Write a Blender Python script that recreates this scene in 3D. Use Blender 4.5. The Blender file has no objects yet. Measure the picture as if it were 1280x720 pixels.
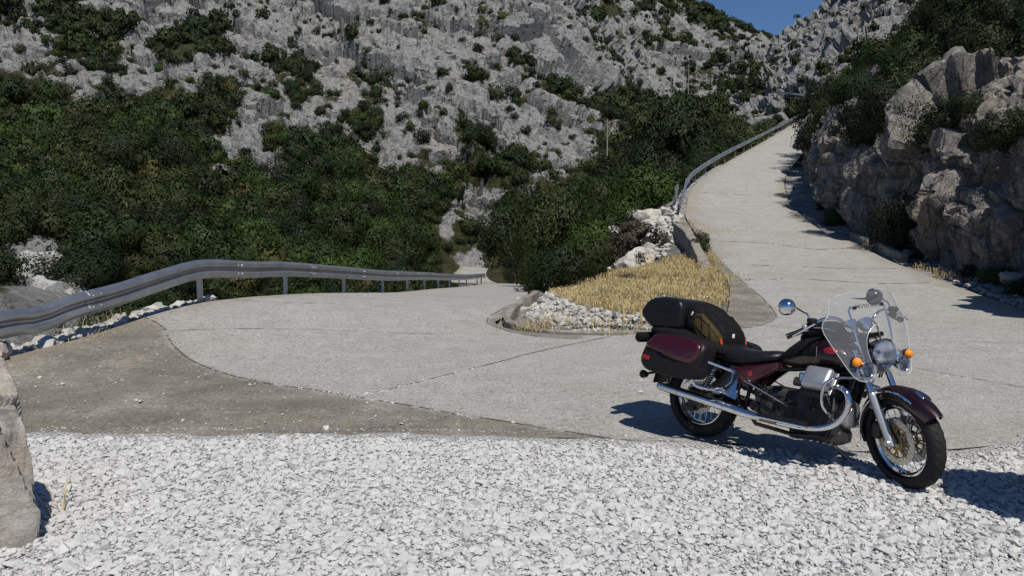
import bpy, bmesh, math, random
import numpy as np
from mathutils import Vector, Matrix, kdtree, noise as mnoise

random.seed(7); rng = np.random.default_rng(7)
scene = bpy.context.scene
COL = scene.collection
PI = math.pi

# ------------------------------------------------------------------ camera
F = 950.0; PITCH = math.atan(90 / 950.0); CAM = np.array([0.0, 0.0, 1.9])
cd = bpy.data.cameras.new('camera'); cam = bpy.data.objects.new('camera', cd); COL.objects.link(cam)
cam.location = CAM; cam.rotation_euler = (PI / 2 - PITCH, 0, 0)
cd.sensor_width = 36; cd.lens = 36 * F / 1280; cd.clip_end = 6000; cd.clip_start = 0.05
scene.camera = cam
CP, SP = math.cos(PITCH), math.sin(PITCH)
def at(u, v, D):
    """world point seen at pixel (u, v) of the 1280 x 720 photograph at depth D along +Y"""
    x = (u - 640) / F; y = -(v - 360) / F
    d = np.array([x, CP + y * SP, -SP + y * CP])
    return CAM + d * (D / d[1])
def gnd(u, v, z=0.0):
    p = at(u, v, 10.0) - CAM
    return CAM + p * ((z - CAM[2]) / p[2])
def proj(P):
    P = np.asarray(P, float) - CAM
    Z = P[..., 1] * CP - P[..., 2] * SP; V = P[..., 1] * SP + P[..., 2] * CP
    Z = np.where(Z < 0.1, 0.1, Z)
    return 640 + F * P[..., 0] / Z, 360 - F * V / Z

# ------------------------------------------------------------------ light
w = bpy.data.worlds.new('World'); scene.world = w; w.use_nodes = True
nt = w.node_tree; bg = nt.nodes['Background']
sky = nt.nodes.new('ShaderNodeTexSky'); sky.sky_type = 'NISHITA'; sky.sun_disc = False
SUN = Vector((0.18, -0.61, 1.0)).normalized()
sky.sun_elevation = math.asin(SUN.z); sky.sun_rotation = math.atan2(SUN.x, SUN.y)
sky.altitude = 1800; sky.air_density = 1.0; sky.dust_density = 0.0; sky.ozone_density = 10.0
nt.links.new(sky.outputs[0], bg.inputs[0]); bg.inputs[1].default_value = 0.078
sd = bpy.data.lights.new('sun', 'SUN'); so = bpy.data.objects.new('sun', sd); COL.objects.link(so)
sd.energy = 4.3; sd.angle = math.radians(0.5); sd.color = (1.0, 0.955, 0.88)
so.rotation_euler = SUN.to_track_quat('Z', 'Y').to_euler()
scene.view_settings.view_transform = 'Standard'; scene.view_settings.look = 'None'
scene.view_settings.exposure = -0.03; scene.view_settings.gamma = 1
scene.cycles.max_bounces = 6; scene.cycles.transparent_max_bounces = 8; scene.cycles.diffuse_bounces = 2
scene.cycles.glossy_bounces = 3; scene.cycles.transmission_bounces = 4
scene.cycles.caustics_reflective = False; scene.cycles.caustics_refractive = False
scene.cycles.use_denoising = True

# ------------------------------------------------------------------ numpy noise
_p = rng.permutation(256); _p = np.concatenate([_p, _p, _p])
_g = np.array([[1,1,0],[-1,1,0],[1,-1,0],[-1,-1,0],[1,0,1],[-1,0,1],[1,0,-1],[-1,0,-1],[0,1,1],[0,-1,1],[0,1,-1],[0,-1,-1],[1,1,0],[-1,1,0],[0,-1,1],[0,-1,-1]], float)
def pn(P):
    """gradient noise, P (n,3) -> about -1..1"""
    i = np.floor(P).astype(np.int64); f = P - i; i &= 255
    u = f * f * f * (f * (f * 6 - 15) + 10); out = 0
    for dx in (0, 1):
        wx = u[:, 0] if dx else 1 - u[:, 0]
        for dy in (0, 1):
            wy = u[:, 1] if dy else 1 - u[:, 1]
            for dz in (0, 1):
                wz = u[:, 2] if dz else 1 - u[:, 2]
                h = _p[_p[_p[i[:, 0] + dx] + i[:, 1] + dy] + i[:, 2] + dz] & 15
                g = _g[h]
                out = out + wx * wy * wz * (g[:, 0] * (f[:, 0] - dx) + g[:, 1] * (f[:, 1] - dy) + g[:, 2] * (f[:, 2] - dz))
    return out
def fbm(P, octv=4, gain=0.5):
    a, s, o = 1.0, 0.0, 0
    for k in range(octv):
        o = o + a * pn(P * (2.03 ** k) + 17.3 * k); s += a; a *= gain
    return o / s
def ridge(P, octv=4, gain=0.55):
    a, s, o = 1.0, 0.0, 0
    for k in range(octv):
        o = o + a * (1 - 2.2 * np.abs(pn(P * (2.1 ** k) + 9.1 * k))); s += a; a *= gain
    return o / s
def worley(P, jitter=0.9):
    """nearest and second distances and the cell's random value"""
    i = np.floor(P).astype(np.int64); b1 = np.full(len(P), 9.0); b2 = np.full(len(P), 9.0); val = np.zeros(len(P))
    for dx in (-1, 0, 1):
        for dy in (-1, 0, 1):
            for dz in (-1, 0, 1):
                c = i + np.array([dx, dy, dz]); cc = c & 255
                h = _p[_p[_p[cc[:, 0]] + cc[:, 1]] + cc[:, 2]]
                h2 = _p[h + 71]; h3 = _p[h2 + 33]
                q = c + 0.5 + (np.stack([h, h2, h3], 1) / 255.0 - 0.5) * jitter
                d = np.sqrt(((q - P) ** 2).sum(1))
                m = d < b1
                b2 = np.where(m, b1, np.minimum(b2, d)); val = np.where(m, h / 255.0, val); b1 = np.where(m, d, b1)
    return b1, b2, val

def facet(P, tilt=0.8, step=0.5, jitter=0.95):
    """blocky broken-rock relief: every cell is a tilted plane of its own; returns offset and distance to the joint"""
    i = np.floor(P).astype(np.int64); b1 = np.full(len(P), 9.0); b2 = np.full(len(P), 9.0); off = np.zeros(len(P))
    for dx in (-1, 0, 1):
        for dy in (-1, 0, 1):
            for dz in (-1, 0, 1):
                c = i + np.array([dx, dy, dz]); cc = c & 255
                h = _p[_p[_p[cc[:, 0]] + cc[:, 1]] + cc[:, 2]]; h2 = _p[h + 71]; h3 = _p[h2 + 33]
                D = P - (c + 0.5 + (np.stack([h, h2, h3], 1) / 255.0 - 0.5) * jitter); d = (D * D).sum(1)
                m = d < b1; b2 = np.where(m, b1, np.minimum(b2, d)); b1 = np.where(m, d, b1)
                k = np.nonzero(m)[0]; hk = h[k]
                off[k] = tilt * (D[k, 0] * (_p[hk + 5] / 127.5 - 1) + D[k, 1] * (_p[hk + 90] / 127.5 - 1) + D[k, 2] * (_p[hk + 170] / 127.5 - 1)) + step * (_p[hk + 201] / 127.5 - 1)
    return off, np.sqrt(b2) - np.sqrt(b1)

# ------------------------------------------------------------------ mesh helpers
def raw_mesh(name, V, Fc, mats, smooth=False, attrs=None, parent=None, mat_idx=None, vn=None):
    """V (n,3) array, Fc (m,k) int array or list of face tuples"""
    me = bpy.data.meshes.new(name)
    V = np.ascontiguousarray(V, dtype=np.float32)
    if isinstance(Fc, np.ndarray):
        m, k = Fc.shape
        me.vertices.add(len(V)); me.vertices.foreach_set('co', V.ravel())
        me.loops.add(m * k); me.loops.foreach_set('vertex_index', np.ascontiguousarray(Fc, dtype=np.int32).ravel())
        me.polygons.add(m); me.polygons.foreach_set('loop_start', np.arange(0, m * k, k, dtype=np.int32))
        me.polygons.foreach_set('loop_total', np.full(m, k, dtype=np.int32))
        me.update(calc_edges=True)
    else:
        me.from_pydata([tuple(x) for x in V.tolist()], [], Fc); me.update()
    if smooth: me.polygons.foreach_set('use_smooth', np.ones(len(me.polygons), dtype=bool))
    else: me.polygons.foreach_set('use_smooth', np.zeros(len(me.polygons), dtype=bool))
    for m_ in (mats if isinstance(mats, (list, tuple)) else [mats]): me.materials.append(m_)
    if mat_idx is not None: me.polygons.foreach_set('material_index', np.asarray(mat_idx, dtype=np.int32))
    for nm, (dom, arr) in (attrs or {}).items():
        a = me.attributes.new(nm, 'FLOAT', dom); a.data.foreach_set('value', np.ascontiguousarray(arr, dtype=np.float32))
    if vn is not None:
        me.polygons.foreach_set('use_smooth', np.ones(len(me.polygons), dtype=bool)); me.normals_split_custom_set_from_vertices(vn)
    ob = bpy.data.objects.new(name, me); COL.objects.link(ob)
    if parent is not None: ob.parent = parent
    return ob
def tag(o, label=None, cat=None, group=None, kind=None):
    if label: o['label'] = label
    if cat: o['category'] = cat
    if group: o['group'] = group
    if kind: o['kind'] = kind
    return o
def empty(name, label, cat, loc=(0, 0, 0), group=None):
    o = bpy.data.objects.new(name, None); COL.objects.link(o); o.location = loc; o.empty_display_size = 0.2
    return tag(o, label, cat, group)
def struct(o): o['kind'] = 'structure'; return o

def _frame(d, up=None):
    d = d / (np.linalg.norm(d) + 1e-12)
    a = np.array([0, 0, 1.0]) if up is None else up
    if abs(d @ a) > 0.95: a = np.array([1.0, 0, 0])
    s = np.cross(d, a); s /= np.linalg.norm(s); return s, np.cross(s, d)
class MB:
    def __init__(self, T=None): self.v = []; self.f = []; self.T = T
    def add(self, V, Fc):
        b = len(self.v)
        for p in V:
            p = np.asarray(p, float); self.v.append(self.T(p) if self.T else p)
        for f in Fc: self.f.append(tuple(b + i for i in f))
        return self
    def tube(self, pts, r, n=10, cap=True):
        P = [np.asarray(p, float) for p in pts]; m = len(P); rr = r if hasattr(r, '__len__') else [r] * m
        V = []; s = None
        for i in range(m):
            d = P[min(i + 1, m - 1)] - P[max(i - 1, 0)]; d = d / (np.linalg.norm(d) + 1e-12)
            if s is None: s, t = _frame(d)
            else:
                s = s - d * (s @ d); s /= np.linalg.norm(s); t = np.cross(s, d)
            for k in range(n):
                a = 2 * PI * k / n; V.append(P[i] + rr[i] * (math.cos(a) * s + math.sin(a) * t))
        Fc = [(i * n + k, i * n + (k + 1) % n, (i + 1) * n + (k + 1) % n, (i + 1) * n + k) for i in range(m - 1) for k in range(n)]
        if cap: Fc += [tuple(range(n))[::-1], tuple((m - 1) * n + k for k in range(n))]
        return self.add(V, Fc)
    def lathe(self, prof, c, axis, n=24, closed=False):
        """prof [(radius, offset along axis)]"""
        c = np.asarray(c, float); ax = np.asarray(axis, float); ax = ax / np.linalg.norm(ax); s, t = _frame(ax)
        V = []; m = len(prof)
        for r, h in prof:
            for k in range(n):
                a = 2 * PI * k / n; V.append(c + ax * h + max(r, 1e-4) * (math.cos(a) * s + math.sin(a) * t))
        lim = m if closed else m - 1
        Fc = [(i * n + k, i * n + (k + 1) % n, ((i + 1) % m) * n + (k + 1) % n, ((i + 1) % m) * n + k) for i in range(lim) for k in range(n)]
        return self.add(V, Fc)
    def torus(self, c, axis, R, r, n=32, m=8):
        return self.lathe([(R + r * math.cos(2 * PI * j / m), r * math.sin(2 * PI * j / m)) for j in range(m)], c, axis, n, True)
    def rbox(self, c, size, rad=0.02, M=None, seg=3, fn=None):
        """rounded box; M 3x3 rotation; fn warps the local point"""
        h = np.asarray(size, float) / 2; rad = min(rad, h.min() * 0.98); V = []; Fc = []
        c = np.asarray(c, float)
        def axis_vals(hh):
            a = [-hh + rad * (1 - math.cos(PI / 2 * k / seg)) * 1.0 for k in range(seg)] + [-hh + rad]
            return a + [0.0] + [-x for x in a[::-1]]
        A = [axis_vals(h[0]), axis_vals(h[1]), axis_vals(h[2])]
        idx = {}
        def vid(p):
            k = tuple(round(x, 6) for x in p)
            if k not in idx:
                q = np.array(p); inner = np.clip(q, -(h - rad), h - rad); d = q - inner; L = np.linalg.norm(d)
                if L > 1e-9: q = inner + d / L * rad
                if fn is not None: q = np.asarray(fn(q), float)
                if M is not None: q = M @ q
                idx[k] = len(V); V.append(c + q)
            return idx[k]
        for ax in range(3):
            o1, o2 = [(1, 2), (2, 0), (0, 1)][ax]
            for sgn in (-1, 1):
                for i in range(len(A[o1]) - 1):
                    for j in range(len(A[o2]) - 1):
                        q = []
                        for (a, b) in ((i, j), (i + 1, j), (i + 1, j + 1), (i, j + 1)):
                            p = [0, 0, 0]; p[ax] = sgn * h[ax]; p[o1] = A[o1][a]; p[o2] = A[o2][b]; q.append(vid(p))
                        Fc.append(tuple(q) if sgn > 0 else tuple(q[::-1]))
        return self.add(V, Fc)
    def loft(self, secs, cap=True, closed=True):
        n = len(secs[0]); V = [p for s in secs for p in s]; m = len(secs)
        lim = n if closed else n - 1
        Fc = [(i * n + k, i * n + (k + 1) % n, (i + 1) * n + (k + 1) % n, (i + 1) * n + k) for i in range(m - 1) for k in range(lim)]
        if cap and closed: Fc += [tuple(range(n))[::-1], tuple((m - 1) * n + k for k in range(n))]
        return self.add(V, Fc)
    def prism(self, poly, off):
        """poly: list of 3D points; off: extrusion vector"""
        n = len(poly); off = np.asarray(off, float); V = [np.asarray(p, float) for p in poly]; V = V + [p + off for p in V]
        Fc = [tuple(range(n))[::-1], tuple(range(n, 2 * n))] + [(i, (i + 1) % n, n + (i + 1) % n, n + i) for i in range(n)]
        return self.add(V, Fc)
    def build(self, name, mat, parent=None, sharp=35, smooth=True):
        me = bpy.data.meshes.new(name); me.from_pydata([tuple(p) for p in self.v], [], self.f); me.update()
        bm = bmesh.new(); bm.from_mesh(me); bmesh.ops.recalc_face_normals(bm, faces=bm.faces); bm.to_mesh(me); bm.free()
        for p in me.polygons: p.use_smooth = smooth
        if smooth: me.set_sharp_from_angle(angle=math.radians(sharp))
        for m_ in (mat if isinstance(mat, (list, tuple)) else [mat]): me.materials.append(m_)
        o = bpy.data.objects.new(name, me); COL.objects.link(o)
        if parent is not None: o.parent = parent
        return o
def crom(pts, n):
    """Catmull-Rom resample of n points, even in arc length"""
    P = np.asarray(pts, float); Q = np.vstack([2 * P[0] - P[1], P, 2 * P[-1] - P[-2]]); out = []
    for i in range(1, len(Q) - 2):
        p0, p1, p2, p3 = Q[i - 1:i + 3]
        for t in np.linspace(0, 1, 24, endpoint=False):
            out.append(0.5 * (2 * p1 + (p2 - p0) * t + (2 * p0 - 5 * p1 + 4 * p2 - p3) * t * t + (3 * p1 - p0 - 3 * p2 + p3) * t ** 3))
    out.append(P[-1]); out = np.array(out)
    s = np.concatenate([[0], np.cumsum(np.linalg.norm(np.diff(out, axis=0), axis=1))])
    if n < 1: n = max(2, int(round(s[-1] / n)) + 1)
    t = np.linspace(0, s[-1], int(n)); return np.stack([np.interp(t, s, out[:, k]) for k in range(out.shape[1])], 1)

# ------------------------------------------------------------------ materials
def mat(name, base=(0.5, 0.5, 0.5), rough=0.5, metal=0.0, coat=0.0, spec=0.5, trans=0.0, ior=1.45, emit=None):
    m = bpy.data.materials.new(name); m.use_nodes = True; b = m.node_tree.nodes['Principled BSDF']
    b.inputs['Base Color'].default_value = (*base, 1); b.inputs['Roughness'].default_value = rough; b.inputs['Metallic'].default_value = metal
    b.inputs['Coat Weight'].default_value = coat; b.inputs['Coat Roughness'].default_value = 0.04
    b.inputs['Specular IOR Level'].default_value = spec; b.inputs['Transmission Weight'].default_value = trans; b.inputs['IOR'].default_value = ior
    return m
class NG:
    """small node-graph helper on a material"""
    def __init__(self, m): self.m = m; self.t = m.node_tree; self.b = self.t.nodes['Principled BSDF']
    def n(self, ty, **kw):
        x = self.t.nodes.new(ty)
        for k, v in kw.items(): setattr(x, k, v)
        return x
    def L(self, a, b): self.t.links.new(a, b)
    def coord(self): return self.n('ShaderNodeTexCoord').outputs['Object']
    def geo(self): return self.n('ShaderNodeNewGeometry').outputs['Position']
    def mapv(self, v, scale=(1, 1, 1), rot=(0, 0, 0)):
        x = self.n('ShaderNodeMapping'); x.inputs['Scale'].default_value = scale; x.inputs['Rotation'].default_value = rot; self.L(v, x.inputs['Vector']); return x.outputs[0]
    def noise(self, v, scale, detail=4, rough=0.55, dist=0.0):
        x = self.n('ShaderNodeTexNoise'); x.inputs['Scale'].default_value = scale; x.inputs['Detail'].default_value = detail
        x.inputs['Roughness'].default_value = rough; x.inputs['Distortion'].default_value = dist; self.L(v, x.inputs['Vector']); return x.outputs['Fac']
    def vor(self, v, scale, feature='F1', out='Distance'):
        x = self.n('ShaderNodeTexVoronoi', feature=feature); x.inputs['Scale'].default_value = scale; self.L(v, x.inputs['Vector']); return x.outputs[out]
    def ramp(self, fac, stops):
        x = self.n('ShaderNodeValToRGB'); e = x.color_ramp.elements
        while len(e) < len(stops): e.new(0.5)
        for k, (p, c) in enumerate(stops):
            e[k].position = p; e[k].color = (*c, 1) if hasattr(c, '__len__') else (c, c, c, 1)
        self.L(fac, x.inputs[0]); return x.outputs[0]
    def mix(self, fac, a, b, mode='MIX'):
        x = self.n('ShaderNodeMix', data_type='RGBA', blend_type=mode)
        for k, v in ((0, fac), (6, a), (7, b)):
            s = x.inputs[k]
            if hasattr(v, 'links'): self.L(v, s)
            elif hasattr(v, '__len__'): s.default_value = (*v, 1)
            else: s.default_value = v if k == 0 else (v, v, v, 1)
        return x.outputs[2]
    def math(self, op, a, b=None, c=None, clamp=False):
        x = self.n('ShaderNodeMath', operation=op, use_clamp=clamp)
        for s, v in zip(x.inputs, (a, b, c)):
            if v is None: continue
            if hasattr(v, 'links'): self.L(v, s)
            else: s.default_value = v
        return x.outputs[0]
    def attr(self, name): return self.n('ShaderNodeAttribute', attribute_name=name).outputs['Fac']
    def smooth(self, x, a, b):
        n_ = self.n('ShaderNodeMapRange', interpolation_type='SMOOTHSTEP'); n_.inputs[1].default_value = a; n_.inputs[2].default_value = b; self.L(x, n_.inputs[0]); return n_.outputs[0]
    def bump(self, h, dist, strength=1.0, prev=None):
        x = self.n('ShaderNodeBump'); x.inputs['Strength'].default_value = strength; x.inputs['Distance'].default_value = dist; self.L(h, x.inputs['Height'])
        if prev is not None: self.L(prev, x.inputs['Normal'])
        return x.outputs[0]
    def out(self, color=None, normal=None, rough=None):
        if color is not None: self.L(color, self.b.inputs['Base Color'])
        if normal is not None: self.L(normal, self.b.inputs['Normal'])
        if rough is not None: self.L(rough, self.b.inputs['Roughness'])

def rock_colour(g, P, warm=0.5, grey=(0.36, 0.355, 0.345)):
    n1 = g.noise(P, 0.12, 5, 0.6); n2 = g.noise(P, 1.1, 6, 0.65); n3 = g.noise(g.mapv(P, (1, 1, 0.35)), 0.5, 6, 0.7, 0.6)
    c = g.ramp(n2, [(0.25, tuple(x * 0.62 for x in grey)), (0.5, grey), (0.72, tuple(min(1, x * 1.25) for x in grey))])
    c = g.mix(g.smooth(n3, 0.55, 0.72), c, (0.17, 0.168, 0.163))
    wf = g.math('MULTIPLY', g.smooth(n1, 0.52, 0.7), warm)
    c = g.mix(wf, c, (0.42, 0.33, 0.24))
    fine = g.noise(P, 5.0, 6, 0.7)
    c = g.mix(g.smooth(fine, 0.52, 0.66), c, g.mix(0.45, c, (0.09, 0.09, 0.088)))
    return c
def make_hill():
    m = mat('hillside_rock_and_soil', rough=0.9, spec=0.15); g = NG(m); P = g.coord()
    rk = g.attr('rock'); gv = g.attr('gravel')
    c = rock_colour(g, P, 0.22, (0.305, 0.302, 0.292))
    soil = g.ramp(g.noise(P, 0.9, 6, 0.7), [(0.3, (0.028, 0.036, 0.014)), (0.5, (0.05, 0.052, 0.023)), (0.7, (0.11, 0.095, 0.055))])
    spots = g.smooth(g.noise(g.mapv(P, (1, 1, 1.3)), 0.75, 3, 0.62, 0.4), 0.595, 0.64); c = g.mix(g.math('MULTIPLY', spots, 0.85), c, (0.045, 0.05, 0.03))
    f = g.smooth(g.math('ADD', rk, g.math('MULTIPLY', g.math('SUBTRACT', g.noise(P, 0.8, 6, 0.7), 0.5), 1.1)), 0.38, 0.58)
    c = g.mix(f, soil, c)
    gr = g.ramp(g.vor(P, 9.0, 'F1', 'Color'), [(0.0, (0.35, 0.34, 0.32)), (1.0, (0.6, 0.59, 0.57))])
    gr = g.mix(g.smooth(g.noise(P, 1.4, 4), 0.5, 0.68), gr, (0.24, 0.2, 0.13))
    c = g.mix(gv, c, gr)
    nb = g.bump(g.noise(P, 1.0, 9, 0.72), 0.9, 0.9)
    ck = g.smooth(g.vor(g.mapv(P, (1, 1, 0.6)), 1.3, 'DISTANCE_TO_EDGE'), 0.0, 0.09)
    nb = g.bump(ck, 0.25, 0.6, nb)
    g.out(c, nb); return m
def make_cliff():
    m = mat('cliff_limestone', rough=0.88, spec=0.2); g = NG(m); P = g.coord()
    n1 = g.noise(P, 0.5, 6, 0.65); n2 = g.noise(P, 2.5, 8, 0.7); st = g.noise(g.mapv(P, (1, 1, 0.22)), 1.4, 6, 0.65, 0.5)
    c = g.ramp(n2, [(0.28, (0.13, 0.122, 0.109)), (0.5, (0.285, 0.265, 0.235)), (0.7, (0.45, 0.425, 0.385))])
    c = g.mix(g.math('MULTIPLY', g.smooth(n1, 0.52, 0.68), 0.5), c, (0.36, 0.255, 0.17))
    c = g.mix(g.math('MULTIPLY', g.smooth(st, 0.5, 0.66), 0.75), c, (0.13, 0.128, 0.125))
    nb = g.bump(g.noise(P, 3.5, 9, 0.7), 0.22, 0.9)
    wp = g.n('ShaderNodeTexNoise'); wp.inputs['Scale'].default_value = .9; wp.inputs['Detail'].default_value = 4; g.L(P, wp.inputs['Vector']); PW = g.mix(0.35, P, wp.outputs['Color'], 'ADD')
    ck = g.smooth(g.vor(g.mapv(PW, (1, 1, 0.42), (.25, .1, 0)), 1.5, 'DISTANCE_TO_EDGE'), 0.0, 0.05)
    nb = g.bump(ck, 0.06, 0.8, nb)
    ck2 = g.smooth(g.vor(g.mapv(P, (1, 1, .6), (.3, .2, .4)), 6.5, 'DISTANCE_TO_EDGE'), 0.0, 0.05); nb = g.bump(ck2, 0.03, 0.7, nb); c = g.mix(g.math('MULTIPLY', g.math('SUBTRACT', 1.0, ck), .22), c, (.05, .045, .04))
    g.out(c, nb); return m
def make_boulder(name, grey, warm):
    m = mat(name, rough=0.88, spec=0.2); g = NG(m); P = g.coord()
    n1 = g.noise(P, 1.6, 6, 0.65); n2 = g.noise(P, 7, 8, 0.72); st = g.noise(g.mapv(P, (1, 1, 0.35)), 4.0, 7, 0.7, 0.8)
    c = g.ramp(n2, [(0.28, tuple(x * 0.6 for x in grey)), (0.5, grey), (0.72, tuple(min(0.8, x * 1.3) for x in grey))])
    c = g.mix(g.math('MULTIPLY', g.smooth(n1, 0.48, 0.68), warm), c, (0.42, 0.3, 0.19))
    c = g.mix(g.math('MULTIPLY', g.smooth(st, 0.52, 0.68), 0.8), c, (0.15, 0.145, 0.14))
    nb = g.bump(g.noise(P, 9, 9, 0.72), 0.06, 0.9); g.out(c, nb); return m
def make_concrete():
    m = mat('road_concrete', rough=0.9, spec=0.2); g = NG(m); P = g.coord()
    ap = g.attr('apron'); edge = g.attr('edge')
    big = g.noise(P, 0.35, 5, 0.6); mid = g.noise(P, 2.2, 6, 0.65); fine = g.noise(P, 28, 5, 0.75); peb = g.vor(P, 42, 'F1', 'Color')
    c = g.ramp(mid, [(0.3, (0.335, 0.325, 0.298)), (0.55, (0.388, 0.378, 0.350)), (0.75, (0.43, 0.42, 0.392))])
    brush = g.noise(g.mapv(P, (0.8, 9, 1)), 1.6, 5, 0.6)
    c = g.mix(g.smooth(brush, 0.55, 0.75), c, (0.30, 0.288, 0.262))
    c = g.mix(g.math('MULTIPLY', g.smooth(big, 0.5, 0.66), 0.45), c, (0.32, 0.30, 0.262))
    # the older darker strips, stained with earth
    d = g.math('ADD', ap, g.math('MULTIPLY', g.math('SUBTRACT', g.noise(P, 3.0, 7, 0.75), 0.5), 0.42))
    old = g.ramp(g.noise(P, 1.1, 7, 0.68), [(0.3, (0.13, 0.117, 0.096)), (0.5, (0.20, 0.181, 0.148)), (0.7, (0.32, 0.29, 0.24))])
    old = g.mix(g.smooth(g.noise(g.mapv(P, (0.5, 5, 1)), 3, 6, 0.7), 0.5, 0.7), old, (0.17, 0.155, 0.13))
    c = g.mix(g.math('MULTIPLY', g.smooth(d, -0.10, 0.10), g.math('ADD', 0.62, g.math('MULTIPLY', g.noise(P, 0.9, 5, 0.7), 0.5), clamp=True)), c, old)
    # rusty earth along the outer edge
    e = g.math('ADD', edge, g.math('MULTIPLY', g.math('SUBTRACT', g.noise(P, 1.2, 6, 0.65), 0.5), 1.4))
    c = g.mix(g.math('MULTIPLY', g.math('SUBTRACT', 1.0, g.smooth(e, 0.0, 0.75)), 0.5), c, (0.28, 0.235, 0.165))
    sp = g.ramp(g.noise(P, 48, 3, 0.85), [(0.36, 0.55), (0.5, 1.0), (0.64, 1.28)])
    c = g.mix(1.0, c, sp, 'MULTIPLY')
    c = g.mix(g.smooth(peb, 0.9, 0.97), c, (0.62, 0.61, 0.58))
    sp2 = g.ramp(g.noise(P, 15, 4, 0.8), [(0.34, 0.55), (0.47, 0.95), (0.6, 1.05)])
    c = g.mix(0.8, c, sp2, 'MULTIPLY')
    nb = g.bump(fine, 0.012, 0.9); nb = g.bump(mid, 0.02, 0.5, nb)
    g.out(c, nb); return m
def make_gravel():
    m = mat('crushed_limestone_bed', rough=0.92, spec=0.15); g = NG(m); P = g.coord()
    vc = g.vor(P, 26, 'F1', 'Color'); de = g.vor(P, 26, 'DISTANCE_TO_EDGE')
    c = g.ramp(vc, [(0.0, (0.43, 0.42, 0.40)), (1.0, (0.54, 0.535, 0.52))])
    c = g.mix(g.smooth(g.noise(P, 1.3, 5, 0.6), 0.55, 0.75), c, (0.42, 0.39, 0.33))
    nb = g.bump(g.smooth(de, 0.0, 0.2), 0.02, 0.9); nb = g.bump(g.noise(P, 60, 4), 0.006, 0.8, nb)
    g.out(c, nb); return m
def make_stone(name, a=(0.505, 0.50, 0.488), b=(0.58, 0.575, 0.56), dark=(0.36, 0.355, 0.35)):
    m = mat(name, rough=0.9, spec=0.2); g = NG(m); P = g.coord(); t = g.attr('tint')
    c = g.ramp(t, [(0.0, dark), (0.02, dark), (0.05, a), (1.0, b)])
    c = g.mix(g.smooth(g.noise(P, 90, 4, 0.7), 0.5, 0.75), c, g.mix(0.4, c, (0.35, 0.34, 0.32)))
    nb = g.bump(g.noise(P, 120, 4, 0.7), 0.004, 0.7); g.out(c, nb); return m
def make_leaf(name, lo, mid, hi, dry=None):
    m = mat(name, rough=0.6, spec=0.25); g = NG(m); t = g.attr('tint'); h = g.attr('hue')
    oi = g.n('ShaderNodeObjectInfo'); hv = g.math('FRACT', g.math('ADD', h, oi.outputs['Random']))
    c = g.ramp(t, [(0.0, lo), (0.5, mid), (1.0, hi)])
    kind = g.ramp(hv, [(0.0, (0.74, 0.76, 0.52)), (0.16, (0.68, 0.70, 0.52)), (0.34, (0.62, 0.66, 0.60)), (0.55, (0.50, 0.60, 0.46)), (0.72, (0.36, 0.43, 0.38)), (0.88, (0.30, 0.36, 0.33)), (1.0, (0.52, 0.64, 0.44))])
    c2 = g.mix(1.0, c, kind, 'MULTIPLY')
    c2 = g.mix(1.0, c2, (1.40, 1.24, 1.30), 'MULTIPLY')
    g.out(c2)
    tr = g.n('ShaderNodeBsdfTranslucent'); g.L(c2, tr.inputs[0]); mx = g.n('ShaderNodeMixShader'); mx.inputs[0].default_value = 0.16
    g.L(g.b.outputs[0], mx.inputs[1]); g.L(tr.outputs[0], mx.inputs[2]); g.L(mx.outputs[0], m.node_tree.nodes['Material Output'].inputs[0])
    return m
def make_noisy(name, c0, c1, scale=8, rough=0.8, metal=0.0, bump=0.01, spec=0.3):
    m = mat(name, c0, rough, metal, spec=spec); g = NG(m); P = g.coord(); n = g.noise(P, scale, 6, 0.65)
    g.out(g.ramp(n, [(0.35, c0), (0.68, c1)]), g.bump(g.noise(P, scale * 5, 5, 0.7), bump, 0.7) if bump else None); return m

M_hill = make_hill(); M_cliff = make_cliff(); M_conc = make_concrete(); M_gravel = make_gravel()
M_stone = make_stone('white_crushed_stone'); M_rubble = make_stone('pale_rubble_stone', (0.36, 0.343, 0.312), (0.53, 0.51, 0.475), (0.22, 0.195, 0.16))
M_boulder = make_boulder('pale_weathered_limestone', (0.52, 0.49, 0.44), 0.6)
M_outcrop = make_boulder('grey_limestone_block', (0.40, 0.395, 0.385), 0.3)
M_leafA = make_leaf('maquis_leaf', (0.018, 0.030, 0.010), (0.034, 0.054, 0.017), (0.062, 0.090, 0.028))
M_leafB = make_leaf('bright_shrub_leaf', (0.026, 0.050, 0.011), (0.047, 0.084, 0.018), (0.08, 0.128, 0.029))
M_leafC = make_leaf('dark_tree_leaf', (0.012, 0.020, 0.009), (0.024, 0.037, 0.015), (0.045, 0.062, 0.024))
M_leafD = make_leaf('olive_dry_leaf', (0.036, 0.040, 0.016), (0.062, 0.067, 0.026), (0.10, 0.10, 0.045))
M_twig = make_leaf('dead_purple_twig', (0.05, 0.042, 0.038), (0.08, 0.066, 0.06), (0.13, 0.105, 0.095))
M_bark = make_noisy('bark', (0.06, 0.05, 0.04), (0.13, 0.11, 0.09), 6)
M_wallc = make_noisy('old_concrete', (0.17, 0.155, 0.125), (0.34, 0.315, 0.27), 5, 0.9)
M_earth = make_noisy('tan_earth_bank', (0.36, 0.28, 0.19), (0.5, 0.42, 0.31), 0.9, 0.95)
M_joint = make_noisy('joint_filler', (0.09, 0.085, 0.075), (0.20, 0.185, 0.16), 14, 0.95)
M_chalk = make_noisy('chalky_crumb_line', (0.42, 0.41, 0.38), (0.62, 0.6, 0.57), 20, 0.95)
M_zinc = make_noisy('galvanised_steel', (0.40, 0.42, 0.44), (0.54, 0.56, 0.58), 3.0, 0.40, 0.88, 0.0)
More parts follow.
